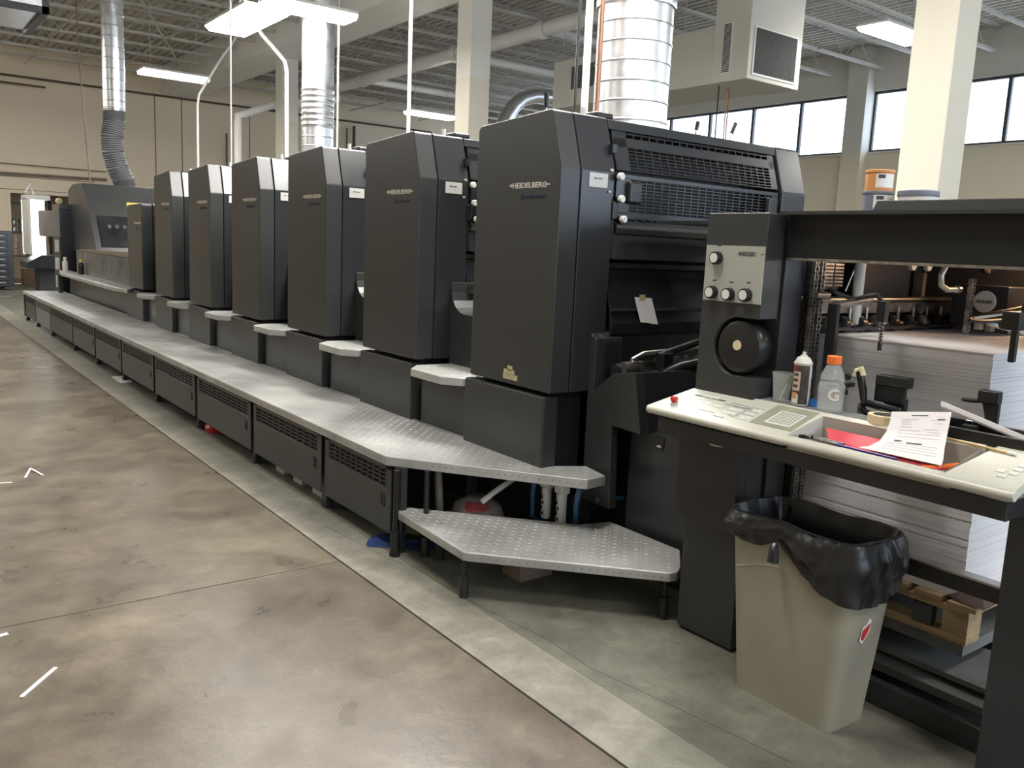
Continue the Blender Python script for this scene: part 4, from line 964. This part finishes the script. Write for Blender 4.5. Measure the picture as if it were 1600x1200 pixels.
# left field up to the tray, taper at far left end
m.add([Vector((2.45,1.709,dz(2.45))), Vector((2.668,1.686,dz(2.668))), Vector((2.668,2.28,dz(2.668))), Vector((2.45,2.345,dz(2.45)))]
      + [Vector((2.45,1.709,dz(2.45)-.03)), Vector((2.668,1.686,dz(2.668)-.03)), Vector((2.668,2.28,dz(2.668)-.03)), Vector((2.45,2.345,dz(2.45)-.03))],
      [(0,1,2,3),(7,6,5,4),(0,4,5,1),(1,5,6,2),(2,6,7,3),(3,7,4,0)])
m.build('key_field', M['beigedesk'], t)
slab(1.168, 1.709, 2.45, 2.468).build('front_lip', M['beigedesk'], t)
slab(1.15, 1.69, 2.641, 2.668).build('back_lip', M['beigedesk'], t)
m = MB(); m.add([Vector((2.45,yr,dz(2.45))), Vector((2.76,yr,dz(2.76))), Vector((2.76,1.10,dz(2.76))), Vector((2.45,1.169,dz(2.45)))]
      + [Vector((2.45,yr,dz(2.45)-.03)), Vector((2.76,yr,dz(2.76)-.03)), Vector((2.76,1.10,dz(2.76)-.03)), Vector((2.45,1.169,dz(2.45)-.03))],
      [(0,1,2,3),(7,6,5,4),(0,4,5,1),(1,5,6,2),(2,6,7,3),(3,7,4,0)]); m.build('right_field', M['beigedesk'], t)
# bull-nosed front edge
er = .0135
MB().tube([(2.450, yl-.004, dz(2.45)-.0135), (2.450, yr, dz(2.45)-.0135)], er, 14).build('front_edge', M['beigedesk'], t)
MB().tube([(2.450, yl-.004, dz(2.45)-.0135), (2.655, 2.287, dz(2.655)-.0135)], er, 12).build('end_edge', M['beigedesk'], t)
MB().lathe((2.450, yr-.004, dz(2.45)-.0135), [(0,0),(.014,0),(.016,.004),(.015,.012)], 16, 'y').build('end_cap', M['pale'], t)
# tray
zt0 = .925
m = MB(); m.box(2.465, 2.645, 1.15, 1.70, zt0-.006, zt0).build('tray_floor', M['trayin'], t)
MB().add([(2.643,1.69,zt0),(2.643,1.15,zt0),(2.643,1.15,dz(2.643)),(2.643,1.69,dz(2.643))], [(0,1,2,3)]).build('tray_back', M['trayin'], t)
MB().add([(2.465,1.705,zt0),(2.645,1.688,zt0),(2.645,1.688,dz(2.645)),(2.465,1.705,dz(2.465))], [(0,1,2,3)]).build('tray_side', M['pale'], t)
MB().add([(2.465,1.168,zt0),(2.645,1.15,zt0),(2.645,1.15,dz(2.645)),(2.465,1.168,dz(2.465))], [(0,1,2,3)]).build('tray_side', M['trayin'], t)
# dark apron, support and rear grey shelf
MB().box(2.475, 2.70, .99, 2.31, .862, .918).build('apron', M['char2'], t, bevel=.004)
MB().box(2.60, 2.95, 2.0, 2.30, .50, .90).build('support_bracket', M['char2'], t)
MB().box(2.62, 2.75, .80, 1.04, .0, .91).build('support_leg', M['char2'], t, bevel=.004)
MB().prism([(2.668, 1.0), (2.668, 1.024), (2.755, 1.03), (2.755, 1.0)], 'y', 1.10, 1.995).build('rear_shelf', M['greydesk'], t)
MB().cyl((2.56,2.06,.845), (2.56,2.06,.862), .04, 20).build('cream_disc', M['cream'], t)
def onslope(name, x0, x1, y0, y1, m, h=.0012, par=None):
    o = Vector((x0, y0, dz(x0)))+nv*.0002
    return MB().obox(o, (0, y1-y0, 0), Vector((x1-x0, 0, dz(x1)-dz(x0))), nv*-h if False else nv*h).build(name, m, par or t)
def fix(o):
    return o
onslope('slot', 2.598, 2.604, 2.085, 2.235, M['darkink'])
onslope('display_frame', 2.493, 2.655, 1.71, 1.885, M['desktint'])
onslope('display_panel', 2.515, 2.615, 1.735, 1.84, M['desklight'], .002)
for r in range(6):
    for c_ in range(5): onslope('key', 2.525+c_*.0175, 2.538+c_*.0175, 1.742+r*.0155, 1.753+r*.0155, M['ctrlpanel'], .003)
for (a, b, c_, d) in ((2.50,2.503,2.05,2.13),(2.515,2.535,1.97,2.03),(2.545,2.565,1.97,2.03),(2.58,2.584,1.95,2.07),(2.50,2.53,1.90,1.95),(2.545,2.56,2.06,2.10),(2.55,2.57,2.12,2.15),(2.575,2.59,2.17,2.20),(2.52,2.54,2.16,2.19),(2.595,2.6,2.0,2.05),(2.60,2.62,2.12,2.2),(2.54,2.56,1.91,1.95),(2.57,2.59,1.90,1.94),(2.48,2.484,1.99,2.04)):
    onslope('printed_key', a, b, c_, d, M['desklight'] if b-a > .01 else M['inkline'])
for k in range(10):
    onslope('printed_line', 2.505+.01*k, 2.5065+.01*k, 1.90+.01*(k % 3), 1.99+.012*(k % 4), M['inkline'])
for (a, b) in ((2.53,1.0),(2.555,1.0),(2.58,1.0),(2.505,1.02),(2.53,1.035)): onslope('key', a, a+.018, b, b+.022, M['desklight'], .003)

b = thing('emergency_stop', (2.498, 2.25, .975), 'red mushroom emergency stop button on the desk left end', 'button')
MB().cyl(Vector((2.498,2.25,dz(2.498))), Vector((2.498,2.25,dz(2.498)))+nv*.01, .016, 18).build('collar', M['pale'], b)
MB().lathe((2.495, 2.25, dz(2.495)+.01), [(0,.022),(.012,.022),(.0155,.018),(.016,.012),(.011,.002),(.010,0)], 20).build('button_head', M['red'], b)

# things on the desk
b = thing('plastic_cup', (2.715, 1.92, 1.03), 'clear plastic cup with green straws beside the spray can', 'cup')
zc = 1.0285
MB().lathe((2.715, 1.92, zc), [(0,.002),(.027,.002),(.029,.004),(.038,.105),(.040,.106),(.040,.108),(.037,.108),(.0285,.006),(0,.004)], 28).build('cup_body', M['cup'], b)
MB().cyl((2.715,1.94,zc+.008), (2.72,1.885,zc+.10), .0035, 8).build('straw', M['greenstraw'], b)
MB().cyl((2.72,1.93,zc+.008), (2.72,1.90,zc+.07), .003, 8).build('straw', M['paper'], b)
b = thing('spray_can', (2.715, 1.845, 1.03), 'aerosol spray can with orange and dark label on the desk', 'spray can')
cx, cy = 2.715, 1.838
MB().lathe((cx, cy, zc), [(0,0),(.030,0),(.032,.004),(.032,.150),(.0335,.152),(.0335,.157),(.029,.161),(.027,.168),(.021,.176),(.013,.179),(.012,.184),(0,.184)], 28).build('can_body', M['canwhite'], b)
MB().lathe((cx, cy, zc+.184), [(0,.012),(.006,.012),(.006,0)], 12).build('nozzle', M['white'], b)
def sleeve(a0, a1, z0, z1, m, name, r=.0326):
    n = 8; V = []
    for zz in (z0, z1):
        for i in range(n+1):
            a = math.radians(a0+(a1-a0)*i/n); V.append((cx+r*math.cos(a), cy+r*math.sin(a), zc+zz))
    MB().add(V, [(i, i+1, n+2+i, n+1+i) for i in range(n)], True).build(name, m, b)
sleeve(135, 262, .006, .148, M['darklabel'], 'label')
sleeve(150, 205, .055, .125, M['cantan'], 'label_patch', .0329); sleeve(150, 200, .008, .042, M['canwhite'], 'label_patch', .0329)
sleeve(150, 190, .025, .048, M['canorange'], 'label_patch', .0331); sleeve(150, 172, .130, .145, M['red'], 'label_patch', .0331)
for k, zz in enumerate((.108, .088, .066)): sleeve(156, 192, zz, zz+.011, M['darkink'], 'label_lettering', .0333)
sleeve(266, 292, .01, .142, M['white'], 'label_patch', .0329)
b = thing('small_tub', (2.735, 1.79, 1.03), 'small blue plastic tub between the spray can and the clear bottle', 'tub')
MB().lathe((2.735, 1.793, zc), [(0,0),(.015,0),(.016,.022),(.017,.022),(.017,.024),(0,.024)], 18).build('tub_body', M['blue'], b)
b = thing('drink_bottle', (2.715, 1.70, 1.03), 'clear drink bottle with orange cap', 'bottle')
cx, cy = 2.712, 1.712
bp = [(0,.003),(.036,.0),(.043,.006),(.045,.015),(.0445,.055),(.047,.075),(.045,.095),(.039,.108),(.043,.116),(.040,.13),(.025,.163),(.019,.170),(.019,.180)]
MB().lathe((cx, cy, zc), bp+[(r-.0012, h) for r, h in bp[:0:-1]]+[(0,.005)], 32).build('bottle_body', M['cup'], b)
MB().lathe((cx, cy, zc), [(.0245,.168),(.0255,.169),(.0255,.194),(.023,.197),(0,.197)], 24).build('cap', M['orange'], b)
Rv = frame((.64,-.77,0), (0,0,1)); od = Vector((-.77,-.64,0))
text('letter_print', 'G', .056, Vector((cx,cy,zc+.045))+od*.049-Vector((.64,-.77,0))*.018, Rv, M['white'], b, .0003, 1, bold=.0015)
q = Vector((cx,cy,zc+.0))+od*.051; e1 = Vector((.64,-.77,0)); up = Vector((0,0,1))
MB().add([q+e1*.009+up*.078, q+e1*.001+up*.064, q+e1*.003+up*.063, q-e1*.005+up*.048, q+e1*.005+up*.061, q+e1*.003+up*.063], [(0,1,2),(0,2,5),(5,3,4),(0,5,4)]).build('bolt_print', M['canorange'], b)
b = thing('tape_roll', (2.69, 1.53, 1.03), 'roll of cream masking tape on the desk edge', 'tape roll')
MB().lathe((2.705, 1.497, 1.024), [(.040,0),(.056,0),(.056,.03),(.040,.03),(.040,0)], 36).build('tape', M['cream'], b)
MB().lathe((2.705, 1.497, 1.024), [(.038,0),(.0402,0),(.0402,.0305),(.038,.0305),(.038,0)], 36).build('core', M['steeld'], b)

# sheet of paper curling over the tray
SH = [((2.655,1.451,1.077),(2.655,1.259,1.11)), ((2.635,1.441,1.049),(2.635,1.251,1.081)), ((2.61,1.436,1.018),(2.61,1.242,1.045)), ((2.575,1.435,.992),(2.575,1.228,1.011)), ((2.53,1.443,.976),(2.53,1.206,.986)), ((2.50,1.468,.971),(2.50,1.195,.973))]
def sheet_pt(u, v_, up=.0012):
    f_ = min(u, .9999)*5; k = int(f_); f_ -= k
    a = Vector(SH[k][0]).lerp(Vector(SH[k+1][0]), f_); b_ = Vector(SH[k][1]).lerp(Vector(SH[k+1][1]), f_)
    p_ = a.lerp(b_, v_); return p_+Vector((-.8, 0, .6))*up
m = MB(); n = 15
V = [sheet_pt(i/n, j/6, 0) for i in range(n+1) for j in range(7)]
m.add(V, [(i*7+j, (i+1)*7+j, (i+1)*7+j+1, i*7+j+1) for i in range(n) for j in range(6)], True)
t2 = thing('job_sheet', (2.6, 1.4, 1.0), 'white printed job sheet curling up from the desk tray', 'paper sheet')
m.build('sheet', M['paper'], t2)
m = MB(); m2 = MB()
def pl(u, v0, v1, h, mb):
    a, b_, c_, d = sheet_pt(u, v0), sheet_pt(u, v1), sheet_pt(u+h, v1), sheet_pt(u+h, v0)
    mb.add([a, b_, c_, d], [(0,1,2,3)])
for u, v0, v1 in ((.16,.2,.5),(.19,.22,.38),(.22,.2,.36),(.25,.22,.4),(.30,.2,.42),(.36,.2,.55),(.42,.2,.9),(.48,.22,.9),(.62,.12,.9),(.67,.12,.88),(.72,.12,.9),(.78,.15,.9),(.10,.78,.9),(.17,.7,.9),(.23,.76,.9),(.33,.62,.85),(.38,.68,.88)): pl(u, v0, v1, .006, m)
for u, v0, v1 in ((.07,.36,.64),(.145,.8,.93),(.56,.22,.34),(.58,.42,.66)): pl(u, v0, v1, .018, m2)
m.build('printed_lines', M['inkline'], t2); m2.build('printed_headings', M['darkink'], t2)

# contents of the tray
t2 = thing('red_folder', (2.56, 1.5, .93), 'red card folder lying in the desk tray', 'folder')
MB().add([(2.62,1.66,.985),(2.63,1.40,.985),(2.56,1.36,.955),(2.55,1.60,.962),(2.62,1.66,.982),(2.63,1.40,.982),(2.56,1.36,.952),(2.55,1.60,.959)], [(0,1,2,3),(7,6,5,4),(0,4,5,1),(1,5,6,2),(2,6,7,3),(3,7,4,0)]).build('cover', M['redpaper'], t2)
MB().add([(2.52,1.52,.962),(2.60,1.40,.975),(2.55,1.19,.965),(2.49,1.20,.962),(2.52,1.52,.958),(2.60,1.40,.971),(2.55,1.19,.961),(2.49,1.20,.958)], [(0,1,2,3),(7,6,5,4),(0,4,5,1),(1,5,6,2),(2,6,7,3),(3,7,4,0)]).build('front_flap', M['redpaper'], t2)
MB().box(2.50, 2.60, 1.2, 1.6, .925, .955).build('inner_sheets', M['paper'], t2)
t2 = thing('pliers', (2.51, 1.6, .95), 'pair of worn steel pliers at the left end of the tray', 'pliers')
MB().tube([(2.50,1.68,.962),(2.505,1.64,.967),(2.515,1.60,.966),(2.51,1.52,.965)], .007, 8).build('grip', M['blackp'], t2)
MB().tube([(2.52,1.67,.965),(2.51,1.64,.968),(2.50,1.60,.966),(2.495,1.53,.965)], .006, 8).build('grip', M['steeld'], t2)
MB().box(2.498, 2.522, 1.635, 1.66, .962, .974).build('jaw', M['steel'], t2, bevel=.004)
tag(MB().cyl((2.487,1.54,.966), (2.478,1.32,.966), .0042, 8).build('pen', M['purple']), 'purple pen in the tray by the front edge', 'pen')
t2 = thing('marker', (2.50, 1.2, .95), 'orange marker in the right corner of the tray', 'marker')
MB().tube([(2.487,1.245,.955),(2.51,1.215,.960),(2.57,1.18,.968)], .009, 10).build('barrel', M['orange'], t2)
MB().cyl((2.475,1.262,.952), (2.487,1.245,.955), .008, 10).build('tip', M['blackp'], t2)
t2 = thing('pencil', (2.64, 1.15, 1.02), 'wooden pencil with white eraser in front of the black holder', 'pencil')
MB().cyl((2.650,1.262,dz(2.65)+.006), (2.637,1.075,dz(2.637)+.006), .0042, 6).build('shaft', M['pencil'], t2)
MB().cyl((2.637,1.075,dz(2.637)+.006), (2.6355,1.052,dz(2.6355)+.006), .0048, 10).build('eraser', M['paper'], t2)
t2 = thing('document_holder', (2.7, 1.15, 1.03), 'black document holder box behind the pencil', 'document holder')
MB().box(2.675, 2.69, .93, 1.30, 1.0, 1.062).build('front_wall', M['blackp'], t2, bevel=.003)
MB().box(2.735, 2.748, .93, 1.31, 1.0, 1.08).build('back_wall', M['blackp'], t2, bevel=.003)
MB().box(2.69, 2.735, .93, 1.30, 1.03, 1.036).build('holder_base', M['greydesk'], t2)
MB().box(2.675, 2.748, 1.296, 1.308, 1.0, 1.07).build('end_wall', M['blackp'], t2, bevel=.003)
t2 = thing('paper_bundle', (2.73, 1.2, 1.06), 'slanting bundle of pinkish sheets leaning over the holder', 'paper bundle')
for k in range(4):
    a = Vector((2.715+.006*k, 1.325, 1.115-.004*k)); b_ = Vector((2.705+.006*k, .98, 1.035-.003*k))
    MB().obox(a, b_-a, Vector((.003,0,.014)), Vector((.003,0,0))).build('sheet', M['paper'], t2)
t2 = thing('binder_clip', (2.71, 1.24, 1.06), 'black binder clip under the paper bundle', 'clip')
MB().box(2.70, 2.72, 1.20, 1.245, 1.045, 1.072).build('clip_body', M['blackp'], t2, bevel=.002)
MB().tube([(2.71,1.235,1.07),(2.705,1.235,1.085),(2.705,1.215,1.085),(2.71,1.215,1.07)], .0012, 5).build('clip_handle', M['steel'], t2)

# ------------------------------------------------------------------ ink cans on the rear shelf
def ink(x, y, z, r, h, m, lb, lid=None):
    b = thing('ink_can', (x, y, z), lb, 'can', 'ink cans behind the feeder')
    MB().lathe((x, y, z), [(0,0),(r*.97,0),(r,.005),(r,h*.9),(r*1.04,h*.91),(r*1.04,h*.98),(r*.97,h),(0,h)], 28).build('can_body', m, b)
    MB().lathe((x, y, z), [(r*1.05,h*.86),(r*1.06,h*.87),(r*1.06,h*.99),(r*1.0,h*1.01),(0,h*1.01)], 28).build('lid', lid or m, b)
    V = []
    for zz in (.15, .8):
        for i in range(9):
            a = math.radians(195+11*i); V.append((x+r*1.005*math.cos(a), y+r*1.005*math.sin(a), z+h*zz))
    MB().add(V, [(i, i+1, 10+i, 9+i) for i in range(8)], True).build('label', M['canwhite'], b)
    V = []
    for zz in (.58, .76):
        for i in range(5):
            a = math.radians(205+7*i); V.append((x+r*1.01*math.cos(a), y+r*1.01*math.sin(a), z+h*zz))
    MB().add(V, [(i, i+1, 6+i, 5+i) for i in range(4)], True).build('label_band', M['darkink'], b)
IX, IY, IZ = 4.03, 2.40, 1.715
ink(IX, IY, IZ, .075, .09, M['cangrey'], 'lowest grey ink can of the stack behind the feeder')
ink(IX, IY, IZ+.091, .07, .10, M['cangrey'], 'middle grey ink can of the stack behind the feeder')
ink(IX, IY, IZ+.193, .065, .10, M['canorange'], 'orange ink can on top of the stack behind the feeder')
ink(4.05, 2.205, IZ, .088, .19, M['canwhite'], 'white labelled ink can with grey lid right of the stack', M['cangrey'])

# ------------------------------------------------------------------ waste bin
t = thing('waste_bin', (2.6, 1.62, 0), 'slim beige waste bin with black liner and red sticker', 'bin')
def rr(x0, x1, y0, y1, r, n=6):
    P = []
    for cx_, cy_, a0 in ((x1-r, y1-r, 0), (x0+r, y1-r, 90), (x0+r, y0+r, 180), (x1-r, y0+r, 270)):
        P += arc(cx_, cy_, r, a0, a0+90, n)
    return P
NB = 28
def ring(z, k):   # k 0 bottom..1 top
    return [(a, b_, z) for a, b_ in rr(2.46-.045*k, 2.69+.03*k, 1.435-.06*k, 1.835+.05*k, .045+.01*k, 6)]
def shell(zs, m, name, par, inner=True, off=0):
    V = []; n = None
    for z in zs:
        R_ = ring(z, z/.68); n = len(R_)
        if off:
            cx_, cy_ = 2.575, 1.63
            R_ = [(cx_+(a-cx_)*(1+off*3), cy_+(b_-cy_)*(1+off), z) for a, b_, z in R_]
        V += R_
    F = [(k*n+i, k*n+(i+1) % n, (k+1)*n+(i+1) % n, (k+1)*n+i) for k in range(len(zs)-1) for i in range(n)]
    mb = MB().add(V, F, True); mb.add(V[:n], [tuple(range(n-1, -1, -1))])
    return mb.build(name, m, par)
shell([0, .015, .2, .4, .5, .66], M['bin'], 'bin_body', t)
# arched rib on the long face
pts = []
for i in range(17):
    u = i/16; y = 1.835-.385*u; z = .462+.045*math.sin(u*PI)+.02*u
    k = z/.68; pts.append((2.46-.045*k+.0012, y, z))
MB().tube(pts, .004, 6).build('arched_rib', M['bin'], t)
# liner: outer skirt with folds, rolled rim, inner
mb = MB(); rows = []; n = None
base = ring(.66, .97); n = len(base); cx_, cy_ = 2.575, 1.63
def sst(u): u = max(0, min(1, u)); return u*u*(3-2*u)
def skirt_drop(a, b_):
    u = (1.90-b_)/.55; front = .095+.115*sst((u-.42)/.5)-.02*math.exp(-((u-.42)/.06)**2)
    return front if a < 2.6 else front*.9
sub = []
for i in range(n):
    p0, p1 = base[i], base[(i+1) % n]; d = math.dist(p0, p1); q = max(1, int(d/.009))
    for j in range(q): sub.append((p0[0]+(p1[0]-p0[0])*j/q, p0[1]+(p1[1]-p0[1])*j/q))
n = len(sub); rows = 16
nrm = []
for i in range(n):
    ax, ay = sub[i-3]; bx_, by_ = sub[(i+3) % n]; dx, dy = bx_-ax, by_-ay; L = math.hypot(dx, dy); nrm.append((dy/L, -dx/L))
V = []
random.seed(3); ph = [random.uniform(0, 6.28) for _ in range(8)]
kn = min(range(n), key=lambda i: (sub[i][0]-2.42)**2+(sub[i][1]-1.66)**2)
for r in range(rows):
    u = r/(rows-1)
    for i, (a, b_) in enumerate(sub):
        nx_, ny_ = nrm[i]; s_ = i*.33; di = min(abs(i-kn), n-abs(i-kn)); g = math.exp(-(di/9)**2)
        wr = .0045*math.sin(s_*.9+u*6+ph[0])*math.sin(s_*.37+ph[4])+.003*math.sin(s_*2.1-u*7+ph[1])+.003*math.sin(u*16+s_*.5+ph[5])+.0015*math.sin(s_*4.2+u*12+ph[2])
        k = .006+.020*math.sin(min(1, u*1.25)*PI)*(1-.7*g)+.008*u*(1-g)+wr*(1-.3*g)
        zz = .674+.004*math.sin(s_*.6+ph[3])-skirt_drop(a, b_)*u+.004*u*math.sin(s_*.8+ph[6])
        V.append((a+nx_*k, b_+ny_*k, zz))
mb.add(V, [(k*n+i, k*n+(i+1) % n, (k+1)*n+(i+1) % n, (k+1)*n+i) for k in range(rows-1) for i in range(n)], True)
V2 = []
for r in range(9):
    u = r/8
    for i, (a, b_) in enumerate(sub):
        nx_, ny_ = nrm[i]; s_ = i*.33
        k = .006-.022*min(1, u*3)-.03*u+.003*math.sin(s_*1.3+u*4)*(u > .1); zz = .674+.004*math.sin(s_*.6+ph[3])+.004*math.sin(min(1, u*4)*PI)-.26*max(0, u-.12)
        V2.append((a+nx_*k, b_+ny_*k, zz))
mb.add(V2, [((k+1)*n+i, (k+1)*n+(i+1) % n, k*n+(i+1) % n, k*n+i) for k in range(8) for i in range(n)], True)
mb.add(V2[-n:], [tuple(range(n))])
mb.build('bin_liner', M['bag'], t)
MB().tube([(2.40,1.665,.60),(2.388,1.66,.585),(2.384,1.655,.57),(2.382,1.655,.545)], .012, 8, [.012,.016,.018,.02]).build('liner_knot', M['bag'], t)
# sticker on the narrow end
yy = 1.400
MB().add([(x_-.075,yy,z_-.085) for x_, z_ in ((2.60,.415),(2.62,.40),(2.66,.44),(2.665,.475),(2.65,.482),(2.635,.465),(2.615,.46))], [tuple(range(7))]).build('sticker', M['paper'], t)
MB().add([(x_-.075,yy-.001,z_-.085) for x_, z_ in ((2.608,.42),(2.622,.41),(2.655,.445),(2.658,.466),(2.635,.455),(2.615,.448))], [tuple(range(6))]).build('sticker_print', M['red'], t)
